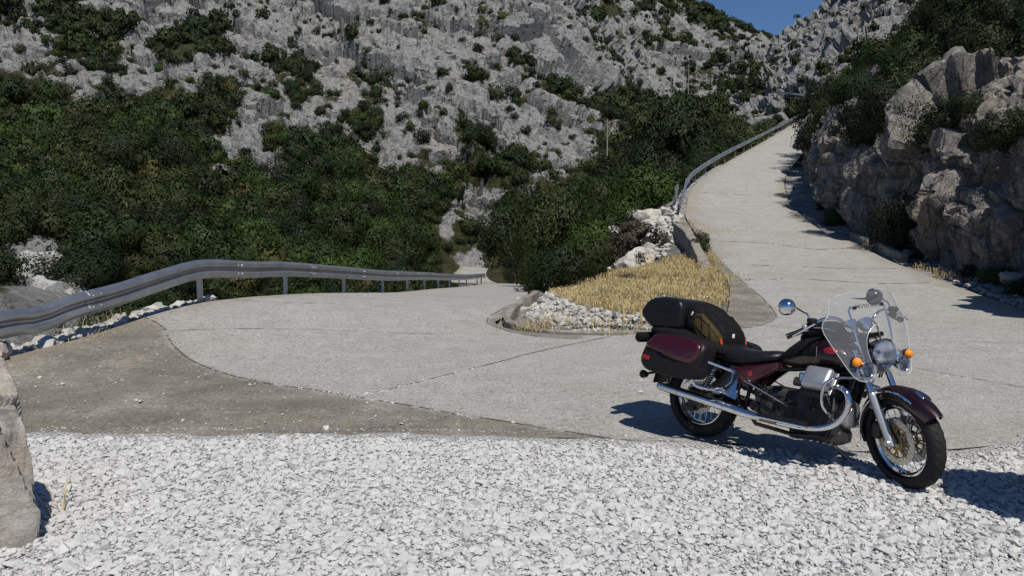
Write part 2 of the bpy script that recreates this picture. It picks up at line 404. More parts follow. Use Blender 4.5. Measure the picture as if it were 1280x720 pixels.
M_rust = make_noisy('dull_steel_post', (0.20, 0.20, 0.20), (0.34, 0.33, 0.31), 5.0, 0.6, 0.5, 0.0)
M_wood = make_noisy('grey_pole_wood', (0.22, 0.2, 0.17), (0.36, 0.33, 0.29), 4)
def make_grass():
    m = mat('dry_straw_grass', rough=0.75, spec=0.2); g = NG(m); t = g.attr('tint')
    c = g.ramp(t, [(0.0, (0.31, 0.23, 0.105)), (0.5, (0.57, 0.455, 0.225)), (1.0, (0.72, 0.61, 0.36))]); g.out(c)
    tr = g.n('ShaderNodeBsdfTranslucent'); g.L(c, tr.inputs[0]); mx = g.n('ShaderNodeMixShader'); mx.inputs[0].default_value = 0.25
    g.L(g.b.outputs[0], mx.inputs[1]); g.L(tr.outputs[0], mx.inputs[2]); g.L(mx.outputs[0], m.node_tree.nodes['Material Output'].inputs[0]); return m
M_grass = make_grass()
# ------------------------------------------------------------------ road: one strip round the hairpin, outer edge / inner edge pairs
def W(u, v, D): return at(u, v, D)
outer = [(-6.4, 95, -4.4), (-6.3, 82, -4.4), (-5.6, 70, -4.15), (-3.6, 60, -3.4), (-2.35, 52.5, -2.8), (-2.6, 48.5, -2.54), (-3.0, 40.6, -1.9), (-3.35, 32.6, -1.22), (-3.8, 24.8, -.59),
         (-4.25, 21, -.22), (-4.75, 17, .16), (-5.2, 13.6, .40), (-5.55, 12, .38), (-5.75, 10.4, .28), (-6.1, 9, .2), (-6.5, 7.6, .1), (-6.0, 6.6, .03), (-4, 6.42, .012), (-1.5, 6.40, .008),
         (.4, 6.36, .006), (1.6, 6.25, .005), (2.9, 6.0, .005), (4.3, 6.25, .005), (6.2, 7.2, .005), (8.0, 8.9, .005), (9.2, 11.2, .01), tuple(W(1280, 388, 15)), tuple(W(1215, 365, 17.6)),
         tuple(W(1150, 341, 21)), tuple(W(1110, 325, 24)), tuple(W(1070, 305, 28)), tuple(W(1030, 290, 31.5)), tuple(W(1000, 268, 37)), tuple(W(985, 250, 42)), tuple(W(980, 230, 47.5)),
         tuple(W(985, 215, 53)), tuple(W(1000, 196, 63)), tuple(W(1014, 180, 73)), tuple(W(1026, 165, 90)), tuple(W(1036, 154, 106)), (56, 118, 16.2), (68, 128, 17.5)]
inner = [(-3.0, 95, -4.6), (-2.8, 82, -4.5), (-1.6, 70, -4.2), (0.4, 60, -3.45), (1.3, 52.5, -2.9), (1.2, 48.5, -2.6), (.95, 40.6, -2.0), (.7, 32.6, -1.3), (.5, 24.8, -.66),
         (.38, 21, -.33), (.22, 18, -.1), (.05, 16, 0), (-.1, 14.6, 0), (-.22, 14.0, 0), (-.3, 13.6, 0), (-.25, 13.2, 0), (-.1, 12.8, 0), (.1, 12.5, 0), (.4, 12.3, 0),
         (.7, 12.15, 0), (1.0, 12.05, 0), (1.5, 12.0, 0), (2.0, 12.05, 0), (2.7, 12.2, 0), (3.3, 12.6, .01), (3.8, 13.4, .02), tuple(W(908, 394, 14.6)), tuple(W(912, 375, 16.4)),
         tuple(W(910, 352, 19.6)), tuple(W(895, 330, 23)), tuple(W(880, 306, 27.5)), tuple(W(866, 286, 32)), tuple(W(857, 270, 36.5)), tuple(W(858, 258, 39.5)), tuple(W(863, 240, 44)),
         tuple(W(876, 225, 48.5)), tuple(W(905, 205, 57.5)), tuple(W(940, 185, 69)), tuple(W(975, 165, 88)), tuple(W(1000, 150, 108)), (44.5, 122, 16.8), (52, 140, 18.3)]
outer = np.array([tuple(p) for p in outer], float); inner = np.array([tuple(p) for p in inner], float)
def crom_par(P, n):
    P = np.asarray(P); Q = np.vstack([2 * P[0] - P[1], P, 2 * P[-1] - P[-2]]); out = []
    for t in np.linspace(0, len(P) - 1 - 1e-9, n):
        i = int(t); f = t - i; p0, p1, p2, p3 = Q[i:i + 4]
        out.append(0.5 * (2 * p1 + (p2 - p0) * f + (2 * p0 - 5 * p1 + 4 * p2 - p3) * f * f + (3 * p1 - p0 - 3 * p2 + p3) * f ** 3))
    return np.array(out)
NA, NX = 900, 64
eo, ei = crom_par(outer, NA), crom_par(inner, NA)
tt = np.linspace(0, 1, NX)[None, :, None]
RV = (eo[:, None] * (1 - tt) + ei[:, None] * tt)
# cross joints and slabs: signed distance to the border of the older, earth-stained concrete
def poly_sd(P, poly):
    """signed distance (inside > 0) of (n,2) points to a closed polygon"""
    poly = np.asarray(poly, float); d = np.full(len(P), 1e9); inside = np.zeros(len(P), bool)
    for a, b in zip(poly, np.roll(poly, -1, 0)):
        e = b - a; w_ = P - a; t = np.clip((w_ @ e) / (e @ e + 1e-12), 0, 1)
        d = np.minimum(d, np.hypot(*(w_ - t[:, None] * e).T))
        c = ((a[1] <= P[:, 1]) != (b[1] <= P[:, 1])); x = a[0] + (P[:, 1] - a[1]) / (b[1] - a[1] + 1e-12) * e[0]
        inside ^= c & (P[:, 0] < x)
    return np.where(inside, d, -d)
def G2(u, v, z=0.0): return gnd(u, v, z)[:2]
jA = [(-6.0, 12.9), (-6.05, 12.0)] + [tuple(G2(u, v, z)) for u, v, z in ((200, 408, .27), (212, 425, .2), (232, 441, .13), (262, 456, .07), (300, 469, .03), (350, 481, .01), (400, 489, 0), (443, 497, 0), (500, 507, 0), (560, 517, 0), (640, 530, 0), (700, 540, 0), (765, 550, 0))]
jA = crom(np.array(jA), 80)
apA = np.vstack([jA, [[1.2, 5.5], [-8, 5.5], [-9, 14]]])
jB = crom(np.array([tuple(W(u, v, D)[:2]) for u, v, D in ((862, 276, 35), (880, 297, 28.8), (905, 325, 23), (925, 346, 20), (945, 367, 17.4), (965, 388, 15.3), (968, 402, 14.0), (945, 412, 12.9), (905, 416, 12.6))]), 60)
apB = np.vstack([jB, [[1.5, 12.3], [1.5, 15], [4, 20], [7.6, 35]]])
jC = crom(np.array([(0.25, 17.5), tuple(G2(628, 388, 0)), tuple(G2(612, 400)), tuple(G2(618, 408)), tuple(G2(660, 419)), tuple(G2(720, 424))]), 40)
apC = np.vstack([jC, [[1.5, 13], [.6, 17.5]]])
jD = crom(np.array([tuple(W(u, v, D)[:2]) for u, v, D in ((1016, 193, 64), (990, 208, 55), (983, 228, 48), (987, 245, 43.5), (1000, 262, 38.5), (1030, 284, 32.5), (1072, 303, 28), (1112, 322, 24.5), (1130, 331, 22.8))]), 60)
rv2 = RV.reshape(-1, 3)
near = rv2[:, 1] < 75
ap = np.full(len(rv2), -3.0)
ap[near] = np.maximum.reduce([poly_sd(rv2[near, :2], q) for q in (apA, apB, apC)])
# right hand margin of the climbing lane, inside the kerb line
dD = np.min(np.hypot(rv2[:, None, 0] - jD[None, ::3, 0], rv2[:, None, 1] - jD[None, ::3, 1]), axis=1)
edge = np.minimum(np.linalg.norm(RV - eo[:, None], axis=2), 9).reshape(-1)
edge = np.where((rv2[:, 1] < 6.7) & (rv2[:, 0] > -5.5), 3.0, edge)
edge_i = np.linalg.norm(RV - ei[:, None], axis=2).reshape(-1); edge = np.where((rv2[:, 1] > 24) & (rv2[:, 0] > 3), np.minimum(edge, edge_i * 0.55), edge)
idx = np.arange(NA * NX).reshape(NA, NX)
RF = np.stack([idx[:-1, :-1].ravel(), idx[:-1, 1:].ravel(), idx[1:, 1:].ravel(), idx[1:, :-1].ravel()], 1)[:, ::-1]
rz = rv2.copy(); rz[:, 2] += 0.012 * fbm(np.column_stack([rv2[:, :2] * 0.9, np.zeros(len(rv2))]), 3)
road = struct(raw_mesh('road', rz, RF, M_conc, True, {'apron': ('POINT', ap), 'edge': ('POINT', edge)}))
kd = kdtree.KDTree(NA * NX)
for i, p in enumerate(rz): kd.insert((p[0], p[1], 0), i)
kd.balance()
def road_z(x, y):
    co, i, d = kd.find((x, y, 0)); return rz[i, 2], d
# joints between the slabs
def strip_on_road(lines, lift, wid, name, m, gap=0.0, seed=1):
    r = np.random.default_rng(seed); V = []; Fc = []
    for ln in lines:
        P = crom(np.array(ln), 0.09); w0 = wid * (0.5 + r.random(len(P)) * 0.9)
        d = np.gradient(P, axis=0); d /= np.linalg.norm(d, axis=1)[:, None] + 1e-9; nrm = np.stack([-d[:, 1], d[:, 0]], 1)
        wob = np.cumsum(r.normal(0, 0.004, len(P))); wob -= np.linspace(wob[0], wob[-1], len(P)); b = len(V)
        for k in range(len(P)):
            for s in (-1, 1):
                q = P[k] + nrm[k] * (wob[k] + s * w0[k] / 2 + r.normal(0, wid * 0.15)); V.append((q[0], q[1], road_z(q[0], q[1])[0] + lift))
        keep = np.convolve(r.random(len(P)), np.ones(5) / 5, 'same')
        for k in range(len(P) - 1):
            if keep[k] > gap: Fc.append((b + 2 * k, b + 2 * k + 1, b + 2 * k + 3, b + 2 * k + 2))
    return struct(raw_mesh(name, np.array(V), Fc, m))
cross = lambda pts: [tuple(W(u, v, D)[:2]) for u, v, D in pts]
X1 = [tuple(G2(u, v, z)) for u, v, z in ((203, 418, .2), (300, 419, .1), (420, 419, .03), (560, 418.5, 0), (640, 418, 0))]
X2 = [tuple(G2(u, v)) for u, v in ((443, 497), (520, 480), (600, 459), (680, 438), (762, 421))]
X3 = [tuple(G2(u, v, z)) for u, v, z in ((285, 380, .32), (350, 387, .2), (420, 389, .12))]
X4 = cross([(925, 408, 13.2), (1000, 411, 12.7), (1090, 414, 12.4), (1150, 415, 12.2)])
X5 = [tuple(G2(u, v)) for u, v in ((1125, 457), (1200, 471), (1290, 487))]
X6 = cross([(905, 349, 19.8), (1000, 348, 19.9), (1100, 352, 19.0), (1165, 354, 19.1)])
X7 = cross([(880, 297, 28.5), (960, 300, 28), (1020, 307, 26.5), (1070, 309, 27)])
X8 = cross([(905, 326, 23), (990, 330, 22.5), (1060, 334, 22), (1120, 334, 22)])
X9 = cross([(865, 240, 44), (920, 243, 43.5), (985, 246, 43)])
X10 = [tuple(G2(u, v)) for u, v in ((1130, 425), (1200, 428), (1290, 430))]
strip_on_road([jA[2:], jB, jC], 0.006, 0.024, 'road_joint', M_joint, 0.33, 3)
strip_on_road([X2], 0.006, 0.02, 'road_joint', M_joint, 0.25, 5)
strip_on_road([X1, X3, X4, X5, X10], 0.006, 0.012, 'road_joint', M_joint, 0.38, 6)
strip_on_road([X6, X7, X8, X9, jD], 0.008, 0.05, 'road_joint', M_joint, 0.4, 7)

# ------------------------------------------------------------------ terrain control points
ctl = []
def c3(*a): ctl.append(tuple(a))
for u, v, D in [(-300,340,42),(-300,250,78),(-300,150,115),(-300,50,160),(-300,-100,215),
  (0,250,72),(0,200,92),(0,150,112),(0,100,135),(0,50,154),(0,0,174),(0,-120,222),
  (150,340,52),(150,290,66),(150,240,80),(150,180,104),(150,110,130),(150,50,158),(150,0,180),(150,-120,228),
  (300,340,60),(300,295,72),(300,250,87),(300,180,110),(300,130,128),(300,60,160),(300,0,188),(300,-120,236),
  (450,340,70),(450,290,86),(450,240,102),(450,190,120),(450,120,146),(450,60,170),(450,0,194),(450,-120,246),
  (560,335,84),(560,290,98),(560,240,114),(560,190,130),(560,120,152),(560,60,176),(560,0,202),(560,-110,250),
  (640,320,96),(640,270,108),(640,220,124),(640,160,142),(640,90,166),(640,40,186),(640,0,204),(640,-100,244),
  (700,290,98),(700,240,112),(700,200,126),(700,150,146),(700,100,166),(690,50,186),(700,0,214),(710,-80,250),
  (745,200,138),(745,160,150),(735,110,170),(730,60,196),(740,0,240),
  (790,210,128),(785,170,172),(800,140,205),(800,100,236),(800,60,262),(800,20,284),(800,-20,306),
  (850,195,120),(850,160,175),(855,130,218),(855,95,246),(855,55,278),(855,20,305),(860,0,330),
  (900,160,165),(905,120,222),(905,85,256),(905,50,295),(905,26,330),
  (940,120,200),(940,95,250),(935,65,290),(935,48,338),(962,60,350),(962,75,290),(965,100,215),
  (985,112,165),(985,90,205),(985,60,245),(983,56,275),(1010,80,175),(1010,45,225),(1010,28,255),(1040,80,130),(1040,40,180),(1040,-4,248),(1080,60,112),(1080,20,160),(1080,-40,235),(1120,-10,165),(1150,-70,200),
  (1030,118,78),(1050,100,76),(1080,78,76),(1120,55,78),(1160,15,78),(1220,-30,76),(1290,-80,72),(1400,-120,70),
  (1120,100,52),(1160,80,48),(1200,55,46),(1240,30,42),(1290,0,40),(1360,-30,38),
  (40,345,28),(20,352,27),(70,352,26),(90,360,25),(0,350,20)]:
    c3(*at(u, v, D))
# the bank between the two arms of the road
for p in [(2.2, 40, -1.2), (4.2, 40, .0), (6.4, 40, 1.3), (1.8, 30, -.9), (3.4, 30, -.2), (5.2, 29, .45), (1.4, 22, -.25), (3.0, 21.5, .25), (4.6, 21, .25), (2, 16, .32), (3.4, 16, .3), (1.2, 14.5, .28), (2.2, 13, .24),
          (3.2, 56, -2), (7, 56, .6), (11, 56, 3), (5, 72, -2.6), (12, 75, 1.5), (20, 76, 6.0), (10, 95, -.5), (20, 98, 4), (30, 100, 9.5), (2, 80, -5.5), (0, 110, -5)]: c3(*p)
# outside the lower rail and behind the camera
for p in [(-7.3, 14, -.4), (-8.5, 15, -1.6), (-9.5, 10, -.5), (-12, 12, -2.2), (-11, 20, -3.2), (-9, 28, -4), (-7, 36, -4.8), (-6, 46, -5.2), (-7.5, 20, -1.9), (-6.6, 28, -2.6), (-20, 30, -2.6), (-16, 40, -5.5), (-11, 55, -6), (-9, 70, -6), (-9, 85, -5.5), (-15, 62, -6),
          (-7.6, 7.5, .1), (-8, 4, 0), (-9, 0, 0), (-8, -10, 0), (0, -12, 0), (10, -12, .2), (8, 0, 0), (10, 4, 0), (14, 8, .3), (18, 0, 1), (25, -12, 3), (-25, -12, -2), (0, -60, 2), (60, -60, 10), (-60, -60, -8), (-30, 0, -4)]: c3(*p)
for k in range(0, 28):
    a = 2 * PI * k / 28; fr = math.cos(a); c3(620 * math.sin(a), 620 * math.cos(a), 70 + 45 * fr if fr > -0.3 else 20)
# cliff line: foot (u, v, D) and height of its brow
cl = [(1420, 372, 12.5, 4.6), (1340, 362, 15.5, 5.0), (1285, 350, 18.3, 5.3), (1235, 341, 20.5, 4.9), (1185, 326, 23.3, 4.6), (1135, 314, 26.5, 4.6), (1090, 297, 30.5, 5.0), (1055, 278, 35.5, 5.0),
      (1030, 257, 41, 4.8), (1014, 238, 47, 4.4), (1012, 217, 54, 4.2), (1022, 196, 64, 3.8), (1034, 178, 77, 3.0), (1046, 162, 96, 2.5), (1062, 150, 118, 2.0)]
cfoot = np.array([at(u, v, D) for u, v, D, h in cl]); ch = np.array([h for *_, h in cl])
tg = np.gradient(cfoot[:, :2], axis=0); tg /= np.linalg.norm(tg, axis=1)[:, None]; cn = np.stack([tg[:, 1], -tg[:, 0]], 1)
if (cn[4] @ np.array([1, 0])) < 0: cn = -cn          # into the hill
for k in range(len(cl)):
    f = cfoot[k]; c3(f[0] + cn[k, 0] * 1.3, f[1] + cn[k, 1] * 1.3, f[2] - .1); c3(f[0] + cn[k, 0] * 3.4, f[1] + cn[k, 1] * 3.4, f[2] + ch[k] - .25); c3(f[0] + cn[k, 0] * 5.5, f[1] + cn[k, 1] * 5.5, f[2] + ch[k] + 1.3)
for P_ in (outer, inner):
    for p in P_: c3(p[0], p[1], p[2] - 0.03)
ctl = np.array(ctl, float)
def fit_rbf(C, z, smooth=0.02):
    d = np.linalg.norm(C[:, None] - C[None], axis=2); n = len(C)
    A = np.zeros((n + 1, n + 1)); A[:n, :n] = d - smooth * np.eye(n) * 0; A[:n, :n] -= np.eye(n) * smooth; A[:n, n] = 1; A[n, :n] = 1
    return np.linalg.solve(A, np.concatenate([z, [0]]))
cw = fit_rbf(ctl[:, :2], ctl[:, 2], 0.3)
def Hraw(XY):
    out = np.empty(len(XY))
    for s in range(0, len(XY), 20000):
        q = XY[s:s + 20000]; d = np.sqrt((q[:, None, 0] - ctl[None, :, 0]) ** 2 + (q[:, None, 1] - ctl[None, :, 1]) ** 2); out[s:s + 20000] = d @ cw[:-1] + cw[-1]
    return out
# how thickly the slopes are overgrown, 0 bare rock .. 9 closed scrub (40 columns x 18 rows of the picture)
DENS = ["7885311234 3332435102 112766691111 00546799",
        "6699943783 1214124254 432354488600 02556899",
        "1289848862 3353103145 433455545611 34566789",
        "1285846735 6522511454 622433435322 46789999",
        "1453722446 4654624566 443223355411 57789994",
        "3874545555 3666826454 356454666632 28868999",
        "8867978874 7578826235 644867963539 98999999",
        "9999999961 8568821663 422668996549 99999999",
        "9998998861 7678615675 433489976799 99999999",
        "9999999944 5886834645 784578789999 99999999",
        "9999955946 4798665787 654688889999 99999999",
        "9997998999 9999787754 579999999999 99999999",
        "9999999779 9899968544 999998899999 99999999",
        "9997999999 9999999314 889985999999 99999999",
        "9999999999 9999999789 999768999999 99999999",
        "9699999999 9999999749 999864999999 99999999",
        "5159999999 9999999949 899899999999 99999999",
        "4116999999 9999999999 699899999999 99999999"]
DM = np.array([[int(c) for c in (r.replace(' ', '') + '9' * 40)[:40]] for r in DENS], float) / 9; DM[:12, :24] -= .03 * (DM[:12, :24] < .95) * (DM[:12, :24] > .3)
def dens(u, v):
    x = np.clip(u / 32 - 0.5, 0, 38.999); y = np.clip(v / 20 - 0.5, 0, 16.999); i = x.astype(int); j = y.astype(int); fx = x - i; fy = y - j
    return DM[j, i] * (1 - fx) * (1 - fy) + DM[j, i + 1] * fx * (1 - fy) + DM[j + 1, i] * (1 - fx) * fy + DM[j + 1, i + 1] * fx * fy
# polar sheet round the camera, fine where the hills are seen, out to the horizon
angs = np.concatenate([np.linspace(-180, -47, 70, endpoint=False), np.linspace(-47, 46, 1150, endpoint=False), np.linspace(46, 180, 70, endpoint=False)]) * PI / 180
rads = np.concatenate([[0.01, 1.5, 3], np.geomspace(4.5, 28, 110, endpoint=False), np.geomspace(28, 110, 250, endpoint=False), np.geomspace(110, 370, 400, endpoint=False), np.geomspace(370, 3000, 26)])
AA, RR = np.meshgrid(angs, rads); XY = np.stack([RR.ravel() * np.sin(AA.ravel()), RR.ravel() * np.cos(AA.ravel())], 1)
Z = Hraw(np.where((np.hypot(*XY.T) > 700)[:, None], XY / np.hypot(*XY.T)[:, None] * 700, XY))
R_ = np.hypot(*XY.T); P3 = np.column_stack([XY, Z])
# distance to the road, and the ground laid under it
rd = np.full(len(XY), 50.0); rzv = np.zeros(len(XY))
m_ = (R_ < 150) & (XY[:, 1] > 3) & (XY[:, 0] > -14) & (XY[:, 0] < 75)
for i in np.nonzero(m_)[0]:
    co, j, d = kd.find((XY[i, 0], XY[i, 1], 0)); rd[i] = d; rzv[i] = rz[j, 2]
isl = (XY[:, 0] > 0) & (XY[:, 0] < 8) & (XY[:, 1] > 11) & (XY[:, 1] < 32); b = np.clip((rd - np.where(isl, .2, .5)) / np.where(isl, .6, 2.2), 0, 1); b = b * b * (3 - 2 * b)
ingr = (XY[:, 1] < 6.8) & (R_ < 13) & (XY[:, 0] > -7.5)
Z = np.where(m_, np.where(isl, rzv - .05, np.minimum(Z, rzv - 0.06)) * (1 - b) + Z * b, Z)
Z = np.where((rd < np.where(isl, .2, .6)), rzv - 0.09, Z)
def cover(XYq, Zq):
    """how overgrown a place is: the drawn density broken up into clumps; scrub grows where it exceeds one half"""
    uu, vv = proj(np.column_stack([XYq, Zq + 1.0])); o = np.zeros(len(XYq)); n_ = 1.25 * fbm(np.column_stack([XYq * np.array([.085, .06]), o]), 2) + .75 * fbm(np.column_stack([XYq * .24, o + 7]), 2)
    return dens(uu, vv) + n_ * .62, uu, vv
dn, u_, v_ = cover(XY, Z); dn = np.where((XY[:, 1] < 5) | (R_ < 16), 0.5, dn)
nb = fbm(P3 * 0.12, 4); rock = np.clip(1.75 - dn * 1.9, 0, 1)
rock = np.where((rd < 6) & (R_ < 60), np.clip(rock, 0.35, 1), rock)
# rocky relief
far_w = np.clip((R_ - 26) / 50, 0, 1) * np.clip((rd - 2.5) / 7, 0, 1)
bn = np.array([.50, -.12, .86]); bt = np.array([.86, 0, -.50]); bu = np.cross(bn, bt); P3w = P3 + 1.6 * np.column_stack([fbm(P3 * .07 + 3, 2), fbm(P3 * .07 + 13, 2), fbm(P3 * .07 + 23, 2)]); dip = np.column_stack([P3w @ bt * .55, P3w @ bu * .8, P3w @ bn * 1.25])
rel = 3.0 * fbm(P3 * 0.028, 3) + 1.9 * ridge(dip * 0.075 + 3, 4)
fm = (R_ > 24) & (R_ < 420) & (np.abs(np.arctan2(XY[:, 0], XY[:, 1])) < .80); q_ = dip[fm]; wq = .35 * np.column_stack([fbm(q_ * .35, 2), fbm(q_ * .35 + 31, 2), fbm(q_ * .35 + 61, 2)])
f0, e0 = facet(q_ * .045 + wq * .5 + 41, .9, .5); f1, e1 = facet(q_ * .13 + wq); f2, e2 = facet(q_ * .42 + wq * 2 + 11); rk_ = .35 + .65 * rock[fm]
rel[fm] += rk_ * np.where((np.arctan2(XY[fm][:, 0], XY[fm][:, 1]) > .33) & (R_[fm] > 105), .62, 1.0) * (4.2 * f0 - 1.2 * np.exp(-(e0 / .05) ** 2) + 2.1 * f1 + .80 * f2 + .30 * ridge(q_ * 1.1, 3) - .5 * np.exp(-(e1 / .05) ** 2) - .35 * np.exp(-(e2 / .08) ** 2))
# push along the slope's normal
gZ = Z.reshape(RR.shape); g3 = np.dstack([XY.reshape(*RR.shape, 2), gZ]); da = np.gradient(g3, axis=1); dr = np.gradient(g3, axis=0); nn = np.cross(da, dr); nn /= np.linalg.norm(nn, axis=2)[:, :, None] + 1e-9
nn = np.where(nn[:, :, 2:3] < 0, -nn, nn).reshape(-1, 3); nn[:, 2] = np.maximum(nn[:, 2], 0.15)
T3 = np.column_stack([XY, Z]) + nn * (rel * far_w * np.clip((800 - R_) / 300, 0.0, 1))[:, None]
near_n = 0.10 * fbm(P3 * 1.3, 4) * np.clip((rd - .6) / 1.5, 0, 1) * (R_ > 6.8); T3[:, 2] += near_n
T3[:, 2] = np.where(R_ < 3.4, -0.06, T3[:, 2]); T3[:, 2] = np.where(ingr, np.minimum(T3[:, 2], -0.06), T3[:, 2])
gravm = np.clip(1.3 - rd / 2.6, 0, 1) * (R_ < 60) * (XY[:, 1] > 3); gravm = np.where((XY[:, 0] > 1.0) & (XY[:, 0] < 8) & (XY[:, 1] > 12) & (XY[:, 1] < 30), gravm * 0.5, gravm); gravm = np.where(R_ < 15, 1.0, gravm)
ni, nj = RR.shape; ix = np.arange(ni * nj).reshape(ni, nj); nx = np.roll(ix, -1, 1)
TF = np.stack([ix[:-1].ravel(), nx[:-1].ravel(), nx[1:].ravel(), ix[1:].ravel()], 1)[:, ::-1]
terrain = struct(raw_mesh('hillside', T3, TF, M_hill, True, {'rock': ('POINT', rock), 'gravel': ('POINT', gravm)})); terrain.data.set_sharp_from_angle(angle=math.radians(32))
# quick look-up of the final ground height
TG = T3.reshape(ni, nj, 3)
def ground(x, y):
    r = math.hypot(x, y); a = math.atan2(x, y); j = min(max(int(np.searchsorted(angs, a)), 0), nj - 1); i = min(max(int(np.searchsorted(rads, r)), 0), ni - 1); return TG[i, j, 2]
def groundv(XYq):
    r = np.hypot(*XYq.T); a = np.arctan2(XYq[:, 0], XYq[:, 1]); j = np.clip(np.searchsorted(angs, a), 0, nj - 1); i = np.clip(np.searchsorted(rads, r), 0, ni - 1); return TG[i, j], (i * nj + j)

# ------------------------------------------------------------------ cliff beside the climbing lane
def build_cliff():
    ns, nt_ = 1150, 200
    par = np.linspace(0, 1, ns); foot = crom_par(cfoot, ns); hh = crom_par(np.stack([ch, ch, ch], 1), ns)[:, 0]
    hh = hh * (1 + .38 * fbm(np.column_stack([foot[:, :2] * .16, np.zeros(ns)]), 3) + .16 * fbm(np.column_stack([foot[:, :2] * .6, np.zeros(ns)]), 2))
    tg = np.gradient(foot[:, :2], axis=0); tg /= np.linalg.norm(tg, axis=1)[:, None]; n2 = np.stack([tg[:, 1], -tg[:, 0]], 1)
    if n2[ns // 3, 0] < 0: n2 = -n2
    # smooth the inward direction
    for k in range(2): 
        ker = np.ones(41) / 41; n2 = np.stack([np.convolve(np.pad(n2[:, q], 20, 'edge'), ker, 'valid') for q in (0, 1)], 1); n2 /= np.linalg.norm(n2, axis=1)[:, None]
    t = np.linspace(-0.06, 1.42, nt_)
    prof_in = np.interp(t, [-0.06, 0, 0.25, 0.5, 0.75, 0.95, 1.05, 1.2, 1.42], [0.0, 0.0, 0.12, 0.22, 0.32, 0.6, 1.4, 3.3, 6.0]); prof_z = np.interp(t, [-0.06, 0, 1.0, 1.06, 1.2, 1.42], [-0.06, 0, .97, 1.05, 1.2, 1.32])
    V = np.zeros((ns, nt_, 3)); V[:, :, :2] = foot[:, None, :2] + n2[:, None] * prof_in[None, :, None]; V[:, :, 2] = foot[:, None, 2] + hh[:, None] * prof_z[None]
    gs, gt = np.gradient(V, axis=0), np.gradient(V, axis=1); nrm = np.cross(gs, gt); nrm /= np.linalg.norm(nrm, axis=2)[:, :, None] + 1e-9; nrm *= np.sign((nrm[:, :, :2] * -n2[:, None]).sum(2) + nrm[:, :, 2] * .6)[:, :, None]; nrm = nrm.reshape(-1, 3)
    q = V.reshape(-1, 3); A3 = np.array([.25, .30, .92]); A1 = np.cross(A3, [0, 0, 1.0]); A1 /= np.linalg.norm(A1); A2 = np.cross(A3, A1); sk = np.stack([q @ A1 * .95, q @ A2 * .95, q @ A3 * .55], 1)
    wv_ = 0.5 * np.column_stack([fbm(q * .6 + 5, 3), fbm(q * .6 + 25, 3), fbm(q * .6 + 45, 3)])
    f1, e1 = facet(sk * .40 + wv_, .9, .6); f2, e2 = facet(sk * 1.15 + wv_ * 1.4 + 9, .9, .45); f3, e3 = facet(sk * 3.2 + wv_ * 2 + 19, .9, .4)
    d = 0.6 * fbm(q * 0.22, 3) + 1.0 * f1 + .42 * f2 + .19 * f3 - .25 * np.exp(-(e1 / .05) ** 2) - .12 * np.exp(-(e2 / .07) ** 2) + .16 * ridge(sk * 1.4, 4) + .04 * fbm(q * 6, 3)
    env = np.clip((np.repeat(t[None], ns, 0).ravel() + 0.08) / 0.25, 0.35, 1) * np.clip((1.5 - np.repeat(t[None], ns, 0).ravel()) / 0.3, 0, 1)
    q = q + nrm * (d * env)[:, None]
    ii = np.arange(ns * nt_).reshape(ns, nt_); Fc = np.stack([ii[:-1, :-1].ravel(), ii[1:, :-1].ravel(), ii[1:, 1:].ravel(), ii[:-1, 1:].ravel()], 1)
    o = struct(raw_mesh('cliff', q, Fc, M_cliff, True)); o.data.set_sharp_from_angle(angle=math.radians(30)); return q.reshape(ns, nt_, 3), foot, n2
cliffV, cliff_foot, cliff_n = build_cliff()
print('terrain done', len(T3))
# ------------------------------------------------------------------ gravel lay-by in front of the road
def tri_grid(x0, x1, y0, y1, st, keep, zf):
    xs = np.arange(x0, x1, st); ys = np.arange(y0, y1, st); Xg, Yg = np.meshgrid(xs, ys); q = np.stack([Xg.ravel(), Yg.ravel()], 1)
    k = keep(q); ii = np.arange(len(q)).reshape(Xg.shape); Fc = np.stack([ii[:-1, :-1].ravel(), ii[:-1, 1:].ravel(), ii[1:, 1:].ravel(), ii[1:, :-1].ravel()], 1); Fc = Fc[k[Fc].all(1)]
    return np.column_stack([q, zf(q)]), Fc
def gz(q):
    z0 = np.zeros(len(q)); de = edge_y(q[:, 0]) + 0.20 * fbm(np.column_stack([q * 1.7, z0]), 3) - q[:, 1]
    return np.where(de > -.04, 0.017, np.maximum(-0.05, 0.017 + (de + .04) * .25)) + (0.008 * fbm(np.column_stack([q * 1.1, z0]), 3) - .012 * np.clip(de - .4, 0, 1))
def edge_y(x):
    return np.interp(x, [-7, -4, -1.5, .4, 1.6, 2.9, 3.6, 4.3, 6, 8, 10], [6.45, 6.42, 6.42, 6.30, 6.12, 5.85, 5.9, 6.2, 7.0, 8.6, 11])
gv_, gf_ = tri_grid(-7.2, 12, -6, 14, 0.06, lambda q: (q[:, 1] < edge_y(q[:, 0]) + .5) & (q[:, 0] > -6.9), gz)
used = np.unique(gf_); remap = np.full(len(gv_), -1); remap[used] = np.arange(len(used))
struct(raw_mesh('gravel_ground', gv_[used], remap[gf_], M_gravel, True))
def hulls(n, seed, flat=0.6):
    r = np.random.default_rng(seed); out = []
    for k in range(n):
        bm = bmesh.new(); P = r.normal(size=(15, 3)); P /= np.linalg.norm(P, axis=1)[:, None]; P *= (0.75 + 0.3 * r.random((15, 1))); P *= np.array([1, 0.55 + 0.35 * r.random(), flat * (0.55 + .6 * r.random())])
        for p in P: bm.verts.new(p)
        res = bmesh.ops.convex_hull(bm, input=bm.verts); bmesh.ops.delete(bm, geom=[v for v in bm.verts if not v.link_faces], context='VERTS')
        bmesh.ops.triangulate(bm, faces=bm.faces); bm.verts.index_update()
        out.append((np.array([v.co[:] for v in bm.verts]), np.array([[v.index for v in f.verts] for f in bm.faces]))); bm.free()
    return out
HULLS = hulls(30, 5); FLATS = hulls(36, 6, 0.62)
